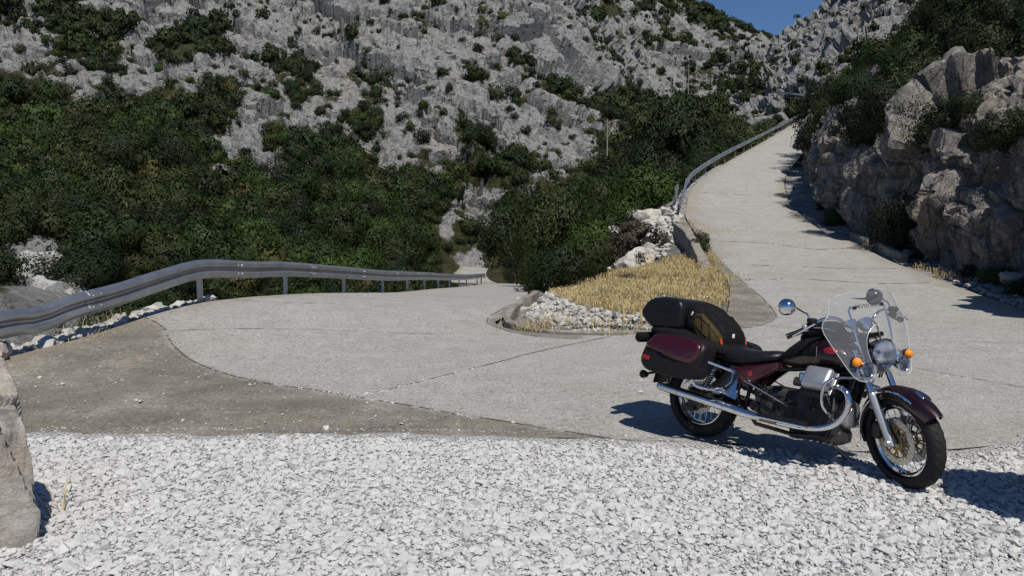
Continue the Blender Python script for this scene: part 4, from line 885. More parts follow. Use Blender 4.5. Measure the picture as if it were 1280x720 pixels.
guardrail('guardrail', 'long galvanised guardrail with dented near end along the outside of the descending road', rail_pts, -1, 12, [frac(y) for y in (13.2, 17, 21, 24.8, 28.7, 32.6, 36.6, 40.6, 44.6, 48.5, 52.5, 53.6)], .70, M_zinc, M_zinc, hgt=0.55, hs=1.08, dents=((frac(9.6) * RL, .07, .35), (frac(11) * RL, .02, .8)))
up = [tuple(at(851, 274, 36) + [-.1, 0, -.05]), tuple(at(853, 258, 39.5)), tuple(at(858, 240, 44)), tuple(at(871, 225, 48.5)), tuple(at(900, 205, 57.5)), tuple(at(936, 185, 69)), tuple(at(971, 165.5, 88)), tuple(at(997, 150.5, 108)), tuple(at(1004, 147, 116))]
guardrail('guardrail', 'curving galvanised guardrail on the valley side of the climbing road', up, -1, 20, np.linspace(0.005, .995, 22), .72, M_zinc, M_rust, hgt=0.60)
guardrail('guardrail_end_piece', 'short broken guardrail panel standing doubled at the foot of the climbing guardrail', [tuple(at(843, 264, 39) + [0, 0, -.1]), tuple(at(846, 245, 42.6) + [0, 0, -.1])], -1, 1, (0.1, .9), .7, M_zinc, M_rust, hgt=0.62)
fr_ = [tuple(at(u, v, D)) for u, v, D in ((966, 119.5, 152), (978, 120, 150), (990, 121.5, 148), (1003, 123, 147))]
guardrail('guardrail', 'distant guardrail on the next bend high above the climbing road', fr_, -1, 2, np.linspace(0.02, .98, 7), .75, M_zinc, M_rust, hgt=0.62)
# low concrete wall at the end of the upper rail, kerbs round the island, kerb blocks under the cliff
def wall(name, label, cat, pts, h, th, m, base=-.25, mat_top=None):
    P = crom(np.array(pts), .3); d = np.gradient(P, axis=0); d[:, 2] = 0; d /= np.linalg.norm(d, axis=1)[:, None]; n = np.stack([-d[:, 1], d[:, 0], np.zeros(len(d))], 1); mb = MB(); r = np.random.default_rng(len(name) + len(pts)); secs = []
    hh = h if hasattr(h, '__len__') else [h] * len(pts); hs = np.interp(np.linspace(0, 1, len(P)), np.linspace(0, 1, len(pts)), hh)
    for p, q, k in zip(P, n, range(len(P))):
        j = r.normal(0, .008, 6); c = .02; H = hs[k] + j[4]
        secs.append([p + q * (-th / 2 + j[0]) + [0, 0, base], p + q * (th / 2 + j[1]) + [0, 0, base], p + q * (th / 2 + j[1]) + [0, 0, H - c], p + q * (th / 2 - c) + [0, 0, H], p + q * (-th / 2 + c) + [0, 0, H + j[2]], p + q * (-th / 2 + j[3]) + [0, 0, H - c]])
    mb.loft(secs); o = mb.build(name, m); return tag(o, label, cat)
wall('concrete_wall', 'low old concrete wall between the dry grass and the upper guardrail end', 'wall', [tuple(at(846, 292, 32.5)), tuple(at(858, 304, 28.6)), tuple(at(872, 322, 24.5)), tuple(at(884, 336, 22.4))], [.45, .5, .42, .05], .3, M_wallc)
wall('concrete_kerb', 'worn concrete kerb round the rubble nose of the grassy island', 'kerb', [(.55, 17.2, .05), (.24, 15.6, .03), (.04, 14.7, .02), (-.08, 14.0, .01), (-.06, 13.4, .01), (.16, 12.85, .01), (.6, 12.45, .01), (1.3, 12.22, .01), (2.1, 12.25, .01), (2.75, 12.5, .01)], [.16, .18, .18, .16, .10, .045, .03, .03, .03, .02], .13, M_wallc)
for k, (a, b) in enumerate((((1066, 297, 30), (1082, 304, 28.2)), ((1098, 311.5, 26.4), (1130, 325, 23.9)))):
    wall('kerb_block', ['short concrete kerb block at the cliff foot, farther up the climb', 'longer concrete kerb block at the cliff foot beside the grey green shrub'][k], 'kerb', [tuple(at(*a)), tuple((at(*a) + at(*b)) / 2), tuple(at(*b))], .2, .22, M_wallc)
# utility poles
def pole(label, base, h):
    root = empty('utility_pole', label, 'utility pole', base); mb = MB(); mb.tube([(0, 0, -.5), (0, 0, h)], [.13, .08], 10); mb.build('shaft', M_wood, root)
    mb = MB(); mb.rbox((0, 0, h - .45), (1.1, .1, .1), .02); mb.build('crossarm', M_wood, root)
    for x in (-.45, 0.45): mb = MB(); mb.lathe([(0, .2), (.05, .18), (.06, .1), (.03, .05), (.03, 0)], (x, 0, h - .4), (0, 0, 1), 8); mb.build('insulator', M_wood, root)
pole('utility pole on the far slope, the first of the two above the oak', on(839, 92, 205) * 1.0, 9.6)
pole('utility pole on the far slope standing beside the pale scree patch', on(861, 84, 215), 9.6)
pole('slender utility pole at the foot of the spur above the dark trees', on(759, 178, 128), 7.6)
# ------------------------------------------------------------------ boulders
def boulder(name, label, loc, size, seed, m, sub=5, group=None, flat=True, rotz=0.0, amp=1.0, zs=1.0):
    bm = bmesh.new(); bmesh.ops.create_cube(bm, size=2.0); bmesh.ops.subdivide_edges(bm, edges=bm.edges[:], cuts=2 ** sub // 2, use_grid_fill=True); V = np.array([v.co[:] for v in bm.verts]); L = np.linalg.norm(V, axis=1)[:, None]; r = np.random.default_rng(seed)
    V = V * 0.45 + V / L * 0.62
    for k in range(9):                     # chop planes
        n = r.normal(size=3); n /= np.linalg.norm(n); h = r.uniform(.62, .92); s = V @ n - h; V = V - np.where(s > 0, s, 0)[:, None] * n * .92
    V = V * np.asarray(size) / 2; sc = 1.3 / max(size); q = V * sc * 2.2 * np.array([1, 1, zs]) + seed * 3.7; dV = V / (np.linalg.norm(V, axis=1)[:, None] + 1e-9); fA, eA = facet(q * 0.75, .9, .5); fB, eB = facet(q * 2.3 + 5, .9, .4)
    V = V + dV * (min(size) * amp * (.06 * fbm(q, 4) + .11 * fA + .045 * fB + .03 * ridge(q * 2.3, 4) + .012 * fbm(q * 9, 3) - .03 * np.exp(-(eA / .05) ** 2)))[:, None]
    for v, p in zip(bm.verts, V): v.co = p
    me = bpy.data.meshes.new(name); bm.to_mesh(me); bm.free(); me.materials.append(m)
    for p in me.polygons: p.use_smooth = True
    me.set_sharp_from_angle(angle=math.radians(28)); o = bpy.data.objects.new(name, me); COL.objects.link(o); o.location = loc; o.rotation_euler.z = rotz; return tag(o, label, 'boulder', group)
boulder('boulder', 'tall pale limestone slab standing at the edge of the gravel', (-3.30, 4.32, .46), (1.02, .85, 1.5), 3, M_boulder, 6, rotz=.15, amp=.75, zs=.38)
boulder('boulder', 'low limestone boulder mostly hidden behind the tall slab, added to cast a small shadow', (-6.35, 9.05, .15), (.62, .7, .5), 5, M_boulder, 5)  # stand-in caster for the little shadow next to the slab's top
boulder('boulder', 'unseen pale boulder added to cast a shadow on the gravel by the motorcycle', (3.95, 4.42, .5), (1.5, .8, 1.7), 8, M_boulder, 6)  # added outside the view, shaped for the shadow beside the front wheel
boulder('boulder', 'small white boulder at the cliff foot among fresh green shrubs', at(1268, 352, 17.8) + [0, 0, .02], (.55, .5, .4), 9, M_outcrop, 4)
boulder('boulder', 'white stone lying at the foot of the cliff by the grey green shrub', at(1137, 318, 25.3) + [0, 0, .05], (.36, .3, .26), 10, M_outcrop, 4)
boulder('boulder', 'big pale rock with ochre stains between the dead shrub and the dry grass', on(795, 325, 26) + [0, 0, .2], (1.7, 1.0, .95), 11, M_boulder, 5, rotz=.5)
boulder('boulder', 'pale weathered rock protruding from the bank below the bright green shrub', on(810, 276, 39) + [0, 0, .1], (2.6, 1.6, 1.15), 12, M_boulder, 5, rotz=.4)
boulder('boulder', 'grey rock among twigs on the bank beside the dead shrub', on(772, 300, 35) + [0, 0, .2], (1.6, 1.4, 1.5), 13, M_outcrop, 5)
r4 = np.random.default_rng(55)
for k in range(24):                        # block pile beyond the rail
    f = (k / 23.0); u, v = (4 + 88 * r4.random(), 366 - 44 * f) ; u = u if v > 340 else 12 + 60 * r4.random(); D = 24.2 + 4.5 * f; s = r4.uniform(.45, .85) * (1.7 if k == 0 else 1)
    p = at(58, 366, 24.6) if k == 0 else at(u, v, D)
    boulder('limestone_block', 'grey limestone block in the pile beyond the dented rail' if k else 'largest smooth grey block at the front of the pile beyond the dented rail', (p[0], p[1], p[2] - s * .25), (s * 1.5, s * 1.1, s * 1.2), 60 + k, M_outcrop, 3, 'blocks of the pile beyond the rail' if k else None, rotz=r4.uniform(0, 6))
# ------------------------------------------------------------------ motorcycle (local frame: x forward, y to its left, z up, origin under the rear axle)
M_tyre = make_noisy('tyre_rubber', (0.012, 0.012, 0.013), (0.028, 0.027, 0.026), 30, 0.75, 0, 0.002)
M_chrome = mat('chrome', (0.80, 0.81, 0.83), 0.07, 1.0)
M_dchrome = mat('worn_chrome', (0.62, 0.62, 0.63), 0.2, 1.0)
M_alu = make_noisy('cast_aluminium', (0.42, 0.43, 0.44), (0.56, 0.57, 0.58), 12, 0.36, 0.75, 0.0)
M_silver = mat('silver_painted_alloy', (0.52, 0.53, 0.54), 0.32, 0.6)
M_engine = make_noisy('engine_black', (0.03, 0.03, 0.031), (0.085, 0.082, 0.078), 15, 0.5, 0.3, 0.004)
M_black = mat('black_plastic', (0.013, 0.013, 0.014), 0.42, spec=0.4)
M_frame = mat('frame_gloss_black', (0.010, 0.010, 0.011), 0.25)
def paint(name, c):
    m = mat(name, c, 0.30, 0.25, coat=1.0); return m
M_maroon = paint('maroon_metallic_paint', (0.050, 0.003, 0.006)); M_mdark = paint('near_black_maroon_paint', (0.015, 0.002, 0.003)); M_red = paint('red_enamel', (0.34, 0.012, 0.015))
M_vinyl = make_noisy('black_seat_vinyl', (0.008, 0.008, 0.0095), (0.014, 0.014, 0.016), 40, 0.36, 0, 0.001, 0.35)
M_cloth = make_noisy('black_cordura_cloth', (0.007, 0.007, 0.0075), (0.014, 0.014, 0.015), 18, 0.85, 0, 0.012, 0.15)
M_case = make_noisy('top_case_grained_plastic', (0.007, 0.0075, 0.009), (0.012, 0.0125, 0.014), 60, 0.34, 0, 0.001, 0.35)
M_panlow = make_noisy('pannier_dark_plastic', (0.010, 0.008, 0.009), (0.016, 0.013, 0.014), 60, 0.42, 0, 0.001, 0.3)
M_olive = make_noisy('olive_mesh_panel', (0.040, 0.029, 0.006), (0.075, 0.055, 0.012), 45, 0.7, 0, 0.004)
M_bronze = mat('bronze_anodised_carrier', (0.30, 0.19, 0.07), 0.35, 0.85)
M_steel = make_noisy('brushed_disc_steel', (0.42, 0.41, 0.40), (0.56, 0.55, 0.53), 20, 0.3, 0.9, 0)
M_amber = mat('amber_lens', (0.95, 0.30, 0.015), 0.12, coat=0.6); 
M_redlens = mat('red_lens', (0.30, 0.01, 0.01), 0.15, coat=0.6)
M_orange = mat('orange_fabric', (0.50, 0.09, 0.02), 0.7); M_white = mat('white_tag', (0.75, 0.75, 0.74), 0.6)
M_glass = mat('clear_lens_glass', (1, 1, 1), 0.02, trans=1.0, ior=1.45)
M_refl = mat('lamp_reflector', (0.86, 0.87, 0.88), 0.33, 1.0)
M_decal = mat('dark_grey_decal', (0.05, 0.05, 0.055), 0.6)
M_dial = mat('dial_face', (0.02, 0.022, 0.025), 0.2, coat=1)
def make_shield():
    m = bpy.data.materials.new('clear_windshield'); m.use_nodes = True; t = m.node_tree; b = t.nodes['Principled BSDF']; t.nodes.remove(b)
    tr = t.nodes.new('ShaderNodeBsdfTransparent'); tr.inputs[0].default_value = (0.965, 0.97, 0.975, 1); gl = t.nodes.new('ShaderNodeBsdfGlossy'); gl.inputs['Roughness'].default_value = 0.03; df = t.nodes.new('ShaderNodeBsdfDiffuse'); df.inputs[0].default_value = (.6, .6, .6, 1)
    lw = t.nodes.new('ShaderNodeLayerWeight'); lw.inputs[0].default_value = .5; pw = t.nodes.new('ShaderNodeMath'); pw.operation = 'POWER'; pw.inputs[1].default_value = 4; t.links.new(lw.outputs['Facing'], pw.inputs[0]); fr = t.nodes.new('ShaderNodeMath'); fr.operation = 'MULTIPLY_ADD'; fr.inputs[1].default_value = .45; fr.inputs[2].default_value = .03; t.links.new(pw.outputs[0], fr.inputs[0]); m1 = t.nodes.new('ShaderNodeMixShader'); m2 = t.nodes.new('ShaderNodeMixShader'); m1.inputs[0].default_value = 0.085
    t.links.new(tr.outputs[0], m1.inputs[1]); t.links.new(df.outputs[0], m1.inputs[2]); t.links.new(fr.outputs[0], m2.inputs[0]); t.links.new(m1.outputs[0], m2.inputs[1]); t.links.new(gl.outputs[0], m2.inputs[2]); t.links.new(m2.outputs[0], t.nodes['Material Output'].inputs[0]); return m
M_shield = make_shield()

BO = np.array([1.645, 6.395, 0.008]); HEAD = math.radians(-49.5); LEAN = math.radians(8.0)
bike = empty('motorcycle', 'maroon and black touring motorcycle with windshield and panniers parked at the gravel edge', 'motorcycle', BO)
bike.rotation_mode = 'XYZ'; bikeM = Matrix.Rotation(HEAD, 4, 'Z') @ Matrix.Rotation(-LEAN, 4, 'X'); bike.rotation_euler = bikeM.to_euler(); bike.scale = (1.035,) * 3
XF, XR, RW = 1.575, -0.035, 0.326
# steering axis
RAKE = math.radians(27.5); HD = np.array([1.265, 0, .90]); AX = np.array([-math.sin(RAKE), 0, math.cos(RAKE)]); STEER = math.radians(-27)
_R = np.array(Matrix.Rotation(STEER, 3, Vector(AX)))
S = lambda p: HD + _R @ (np.asarray(p, float) - HD)
AF = np.array([math.cos(RAKE), 0, math.sin(RAKE)])          # forward across the steering axis
def fp(a, b, c): return HD + AF * a + np.array([0, 1.0, 0]) * b + AX * c
Yv = np.array([0, 1.0, 0])
def wheel(nm, x, T, tyre_w, rim_r, disc_sides, disc_r, car_m):
    c = np.array([x, 0, RW]); w = tyre_w / 2; tr = RW - rim_r
    mb = MB(T); prof = [(rim_r - .004, -w * .62), (rim_r - .016, -w * .64), (rim_r - .016, -w * .50), (rim_r - .032, -w * .34), (rim_r - .034, 0), (rim_r - .032, w * .34), (rim_r - .016, w * .50), (rim_r - .016, w * .64), (rim_r - .004, w * .62), (rim_r + .004, w * .56), (rim_r - .006, w * .3), (rim_r - .012, 0), (rim_r - .006, -w * .3), (rim_r + .004, -w * .56)]
    mb.lathe(prof, c, Yv, 64, True)
    for k in range(40):                       # crossed spokes
        a = 2 * PI * k / 40; sg = 1 if k % 2 else -1; a2 = a + (0.55 if (k // 2) % 2 else -0.55)
        mb.tube([c + [.045 * math.cos(a2), sg * .032, .045 * math.sin(a2)], c + [(rim_r - .03) * math.cos(a), sg * .012, (rim_r - .03) * math.sin(a)]], .0022, 5, False)
    wh = mb.build(nm, M_chrome, bike)
    mb = MB(T); pr = []
    for k in range(23):
        a = -PI * .5 - 0.10 + (PI + .2) * k / 22 - PI / 2 + PI / 2; yy = w * math.sin(a) ; zz = math.cos(a)
        pr.append((rim_r + (.002 if abs(math.sin(a)) > .97 else 0) + (tr) * max(0.0, abs(zz)) ** .62 * (1 if zz > 0 else -0.0), yy * (1 if zz >= 0 else .95)))
    mb.lathe(pr, c, Yv, 72, True); ty = mb.build('tyre', M_tyre, wh, 50)
    mb = MB(T)                                # tread grooves as raised-edge slots in the tyre's shoulder
    for k in range(34):
        for sg in (-1, 1):
            pts = []
            for j in range(5):
                t = .10 + .62 * j / 4; aa = 2 * PI * (k + (.5 if sg > 0 else 0)) / 34 + .16 * j / 4 * 1.3; r = rim_r + tr * max(0, math.cos(t * PI / 2)) ** .62 + .0006; pts.append(c + [r * math.cos(aa), sg * w * math.sin(t * PI / 2), r * math.sin(aa)])
            mb.tube(pts, [.0016, .0026, .0026, .0022, .001], 4, False)
    mb.build('tread_groove_edging', M_frame, ty)
    mb = MB(T); mb.lathe([(0, -.06), (.03, -.06), (.032, -.045), (.05, -.042), (.05, -.025), (.028, -.018), (.026, .018), (.05, .025), (.05, .042), (.032, .045), (.03, .06), (0, .06)], c, Yv, 24); mb.build('hub', M_dchrome, wh)
    for sg in disc_sides:
        mb = MB(T); y0 = sg * (.062); n = 60; holes = []
        # friction ring with two rows of drilled holes
        V = []; Fc = []; rs = [disc_r * .70, disc_r * .745, disc_r * .80, disc_r * .85, disc_r * .90, disc_r * .955, disc_r]; na = 96
        for sd_ in (-.0025, .0025):
            for r in rs:
                for k in range(na): a = 2 * PI * k / na; V.append(c + [r * math.cos(a), y0 + sd_, r * math.sin(a)])
        for s_ in range(2):
            for i in range(6):
                for k in range(na):
                    hole = (i in (1, 4) and (k + (2 if i == 4 else 0)) % 4 < 1) or (i == 3 and (k + 1) % 4 < 1)
                    if not hole: b_ = s_ * 7 * na; Fc.append((b_ + i * na + k, b_ + i * na + (k + 1) % na, b_ + (i + 1) * na + (k + 1) % na, b_ + (i + 1) * na + k))
        for i in (0, 6):
            for k in range(na): Fc.append((i * na + k, i * na + (k + 1) % na, 7 * na + i * na + (k + 1) % na, 7 * na + i * na + k))
        mb.add(V, Fc); dk = mb.build('brake_disc', M_steel, wh)
        mb = MB(T); mb.lathe([(.042, y0 - .006 - 0), (.062, y0 - .006), (.062, y0 + .006), (.042, y0 + .006)], c * [1, 1, 1] , Yv, 32, True)
        for k in range(8):
            a = 2 * PI * k / 8; d = np.array([math.cos(a), 0, math.sin(a)]); q = np.array([-math.sin(a), 0, math.cos(a)]); e = disc_r * .72
            for off in (.16, -.16):
                d2 = np.array([math.cos(a + off), 0, math.sin(a + off)]); mb.tube([c + d * .055 + Yv * y0, c + d2 * e + Yv * y0], .0055, 6)
            mb.tube([c + d * disc_r * .70 + Yv * (y0 - .006), c + d * disc_r * .70 + Yv * (y0 + .006)], .009, 10)
        mb.torus(c + Yv * y0, Yv, disc_r * .66, .004, 48, 6); mb.build('disc_carrier', car_m, wh)
    return wh
wheel('front_wheel', XF, S, .118, .246, (-1, 1), .158, M_bronze)
wheel('rear_wheel', XR, None, .150, .236, (-1,), .135, M_bronze)
# front mudguard
def fender(nm, cx, R, a0, a1, wid, T, m, depth=.035, edge=True, flare=0.0):
    mb = MB(T); secs = []; n = 40
    for k in range(n + 1):
        a = math.radians(a0 + (a1 - a0) * k / n); er = np.array([math.cos(a), 0, math.sin(a)]); tw = wid * (1 - .0 * abs(2 * k / n - 1) ** 4); c = np.array([cx, 0, RW]); fl = flare * max(0, 1 - k / 9.0) ** 2; tip = 1 - .35 * max(0, (k - n + 4) / 4.0); tip2 = 1 - .25 * max(0, (4 - k) / 4.0)
        out = []
        for t in np.linspace(-1, 1, 17): y = tw * tip * tip2 * math.sin(t * PI / 2); d = depth * (1 - math.cos(t * PI / 2)) * 1.25; out.append(c + er * (R + fl - d) + Yv * y)
        inn = [p - er * .006 for p in out[::-1]]; secs.append(out + inn)
    mb.loft(secs); return mb.build(nm, m, bike, 45)
ff = fender('front_mudguard', XF, .372, 38, 196, .082, S, M_mdark, .062, flare=.02)
for sg in (-1, 1):
    mb = MB(S); c = np.array([XF, 0, RW]); mb.tube([c + [.340 * math.cos(math.radians(a)), sg * .0815, .340 * math.sin(math.radians(a))] for a in np.linspace(62, 118, 16)], [.003] + [.0085] * 14 + [.003], 8); mb.build('trim_strip', M_chrome, ff)
    mb = MB(S); mb.tube([c + [.318 * math.cos(math.radians(a)), sg * .0835, .318 * math.sin(math.radians(a))] for a in np.linspace(128, 194, 18)], .005, 6); mb.build('trim_strip', M_chrome, ff)
mb = MB(S); c = np.array([XF, 0, RW]); mb.rbox(c + [.376 * math.cos(math.radians(66)), 0, .376 * math.sin(math.radians(66))], (.075, .03, .014), .006, np.array(Matrix.Rotation(math.radians(24), 3, 'Y'))); mb.build('mudguard_crest', M_dchrome, ff)
# fork
for sg in (-1, 1):
    lo = np.array([XF - .012, sg * .098, RW - .005]); di = AX; mb = MB(S); mb.tube([lo + di * .30, lo + di * .66], .0205, 16); fl = mb.build('fork_leg', M_chrome, bike)
    mb = MB(S); mb.tube([lo - di * .03, lo - di * .025, lo + di * .02, lo + di * .05, lo + di * .32, lo + di * .335, lo + di * .345], [.012, .026, .028, .0285, .0275, .030, .026], 16); mb.lathe([(0, -.03), (.02, -.03), (.024, -.02), (.024, .03), (0, .03)], lo + Yv * sg * .005, Yv, 14)
    mb.rbox(lo + di * .26 + AF * -.035, (.05, .02, .035), .008); mb.build('fork_slider', M_silver, fl)
    mb = MB(S); cal = np.array([XF - .150, sg * .072, RW + .045]); mb.rbox(cal, (.075, .062, .12), .02, np.array(Matrix.Rotation(math.radians(18), 3, 'Y'))); mb.build('brake_caliper', M_engine, fl)
mb = MB(S)
for cc, w_ in ((-.13, .118), (.085, .118)):
    mb.rbox(fp(.015, 0, cc), (.085, w_ * 2 + .05, .035), .014, np.array(Matrix.Rotation(-RAKE, 3, 'Y')))
mb.tube([fp(-.01, 0, -.15), fp(-.01, 0, .1)], .028, 14); mb.build('fork_yoke', M_frame, bike)
# headlight and auxiliary lamps
def lamp(nm, c, d, R, dep, T, par, mshell, nlens='lens', lens_m=None, ring=True):
    c = np.asarray(c, float); d = np.asarray(d, float) / np.linalg.norm(d); mb = MB(T); pr = [(0.004, -dep)] + [(R * math.sin(t) ** .8, -dep * math.cos(t) ** 1.0) for t in np.linspace(.15, 1.5, 10)] + [(R * 1.045, -.004), (R * 1.06, .006), (R * 1.02, .014), (R * .94, .010), (R * .93, 0.0)]
    mb.lathe(pr, c, d, 36); sh = mb.build(nm, mshell, par)
    mb = MB(T); mb.lathe([(R * .93, 0.0), (R * .86, -dep * .30), (R * .66, -dep * .55), (R * .36, -dep * .68), (.004, -dep * .70)], c, d, 36); mb.build('reflector', M_refl, sh)
    if lens_m is None:
        mb = MB(T); mb.lathe([(.004, -dep * .32), (R * .16, -dep * .34), (R * .16, -dep * .64), (R * .1, -dep * .68)], c, d, 16); mb.build('bulb_shield', M_chrome, sh)
    mb = MB(T); mb.lathe([(R * .95, .004), (R * .9, .012), (R * .6, .026), (R * .3, .033), (.004, .035), (.004, .031), (R * .3, .029), (R * .6, .022), (R * .9, .008), (R * .95, .004)], c, d, 36); mb.build(nlens, lens_m or M_glass, sh); return sh
hc = np.array([1.432, 0, .905]); hd = np.array([1, 0, .10]); lamp('headlight', hc, hd, .092, .145, S, bike, M_chrome)
for sg in (-1, 1): lamp('fog_lamp', np.array([1.43, sg * .148, .808]), (1, 0, -.02), .052, .075, S, bike, M_chrome)
mb = MB(S); mb.tube([(1.38, -.21, .84), (1.385, -.15, .855), (1.39, -.06, .80), (1.39, .06, .80), (1.385, .15, .855), (1.38, .21, .84)], .011, 10); mb.tube([(1.39, -.148, .82), (1.41, -.148, .80)], .012, 8); mb.tube([(1.39, .148, .82), (1.41, .148, .80)], .012, 8)
mb.rbox((1.38, 0, .79), (.07, .14, .07), .02); mb.build('lamp_bar', M_dchrome, bike)
def indicator(nm, c, d, T, par=None):
    c = np.asarray(c, float); d = np.asarray(d, float) / np.linalg.norm(d); mb = MB(T); mb.lathe([(.004, -.055), (.018, -.052), (.031, -.02), (.035, 0), (.036, .004), (.033, .006)], c, d, 22); sh = mb.build(nm, M_black, par or bike)
    mb = MB(T); mb.lathe([(.034, .003), (.032, .016), (.024, .028), (.012, .034), (.002, .035)], c, d, 22); mb.build('amber_lens', M_amber, sh); return sh
for sg in (-1, 1): indicator('turn_signal', (1.405, sg * .215, .862), (1, sg * .12, 0), S)
# windshield
def ws(y, z): return np.array([1.262 + (1.39 - z) * .32 - 0.95 * y * y, y, z if z < 1 else 1 + (z - 1) * .81])
wz = [.725, .735, .76, .82, .88, .94, 1.0, 1.06, 1.11, 1.15, 1.19, 1.23, 1.27, 1.31, 1.345, 1.37, 1.385, 1.392]
ww = [.165, .212, .24, .268, .29, .312, .331, .344, .347, .336, .308, .288, .280, .270, .248, .205, .145, .085]
wi = [.115, .10, .092, .100, .110, .112, .100, .065, 0.0] + [0] * 9
mb = MB(S)
for sg in (-1, 1):
    V = []; n = 14
    for k, z in enumerate(wz):
        for j in range(n + 1): V.append(ws(sg * (wi[k] + (ww[k] - wi[k]) * j / n), z))
    mb.add(V, [(k * (n + 1) + j, k * (n + 1) + j + 1, (k + 1) * (n + 1) + j + 1, (k + 1) * (n + 1) + j) for k in range(len(wz) - 1) for j in range(n)])
shield = mb.build('windshield', M_shield, bike, 60)
bm = bmesh.new(); bm.from_mesh(shield.data); bmesh.ops.remove_doubles(bm, verts=bm.verts, dist=.0005); bm.to_mesh(shield.data); bm.free()
sm = shield.modifiers.new('thickness', 'SOLIDIFY'); sm.thickness = .004
bpy.context.view_layer.objects.active = shield
rim_m = mat('shield_edge', (0.55, 0.58, 0.6), 0.15, spec=.8)
for sg in (-1, 1):
    mb = MB(S); mb.tube([ws(sg * ww[k], wz[k]) for k in range(len(wz))], .0028, 5, False); mb.tube([ws(sg * wi[k], wz[k]) for k in range(9)], .0022, 5, False); mb.build('shield_edge', rim_m, shield)
    mb = MB(S)                      # chrome bracket rods
    mb.tube([ws(sg * .115, 1.262) + [-.012, 0, 0], ws(sg * .135, 1.268) + [-.014, 0, 0], ws(sg * .150, 1.24) + [-.016, 0, 0], ws(sg * .150, 1.1) + [-.02, 0, 0], ws(sg * .142, .98) + [-.03, 0, 0], ws(sg * .12, .86) + [-.05, 0, 0]], .0075, 10); mb.build('bracket_rod', M_chrome, shield)
    mb = MB(S); mb.tube([ws(sg * .11, .87) + [-.01, 0, 0], ws(sg * .14, .80) + [-.012, 0, 0], ws(sg * .16, .755) + [-.012, 0, 0], ws(sg * .20, .76) + [-.012, 0, 0], ws(sg * .205, .80) + [-.012, 0, 0], ws(sg * .16, .90) + [-.012, 0, 0]], .006, 8); mb.build('bracket_rod', M_chrome, shield)
    mb = MB(S); mb.lathe([(.0, .006), (.012, .006), (.012, -.012), (0, -.012)], ws(sg * .115, 1.262), (1, 0, .3), 10); mb.build('bracket_knob', M_black, shield)
# lettering and winged emblem on the shield
def letters(txt, zc, hgt, wid):
    cu = bpy.data.curves.new('t', 'FONT'); cu.body = txt; cu.align_x = 'CENTER'; cu.align_y = 'CENTER'; cu.size = 1; cu.offset = 0.022; cu.space_character = 1.12; o = bpy.data.objects.new('t', cu); COL.objects.link(o); bpy.context.view_layer.update()
    me = bpy.data.meshes.new_from_object(o.evaluated_get(bpy.context.evaluated_depsgraph_get())); V = np.array([v.co[:] for v in me.vertices]); Fc = [tuple(p.vertices) for p in me.polygons]; bpy.data.objects.remove(o); bpy.data.curves.remove(cu)
    V -= (V.max(0) + V.min(0)) / 2; V[:, 0] *= wid / (np.ptp(V[:, 0])); V[:, 1] *= hgt / np.ptp(V[:, 1]); return [ws(v[0], zc + v[1]) + [.0045, 0, .0015] for v in V], Fc
mb = MB(S); v_l, f_l = letters('MOTO GUZZI', 1.270, .030, .215); mb.add(v_l, f_l)
eag = [(-.135, .028), (-.075, .022), (-.035, .016), (-.012, .020), (.004, .034), (.018, .036), (.022, .026), (.05, .022), (.105, .032), (.10, .018), (.055, .006), (.022, .000), (.016, -.016), (.004, -.016), (-.004, -.004), (-.03, .002), (-.07, .010)]
mb.add([ws(a, 1.318 + b) + [.0045, 0, .0015] for a, b in eag], [tuple(range(len(eag)))]); mb.build('shield_lettering', M_decal, shield)
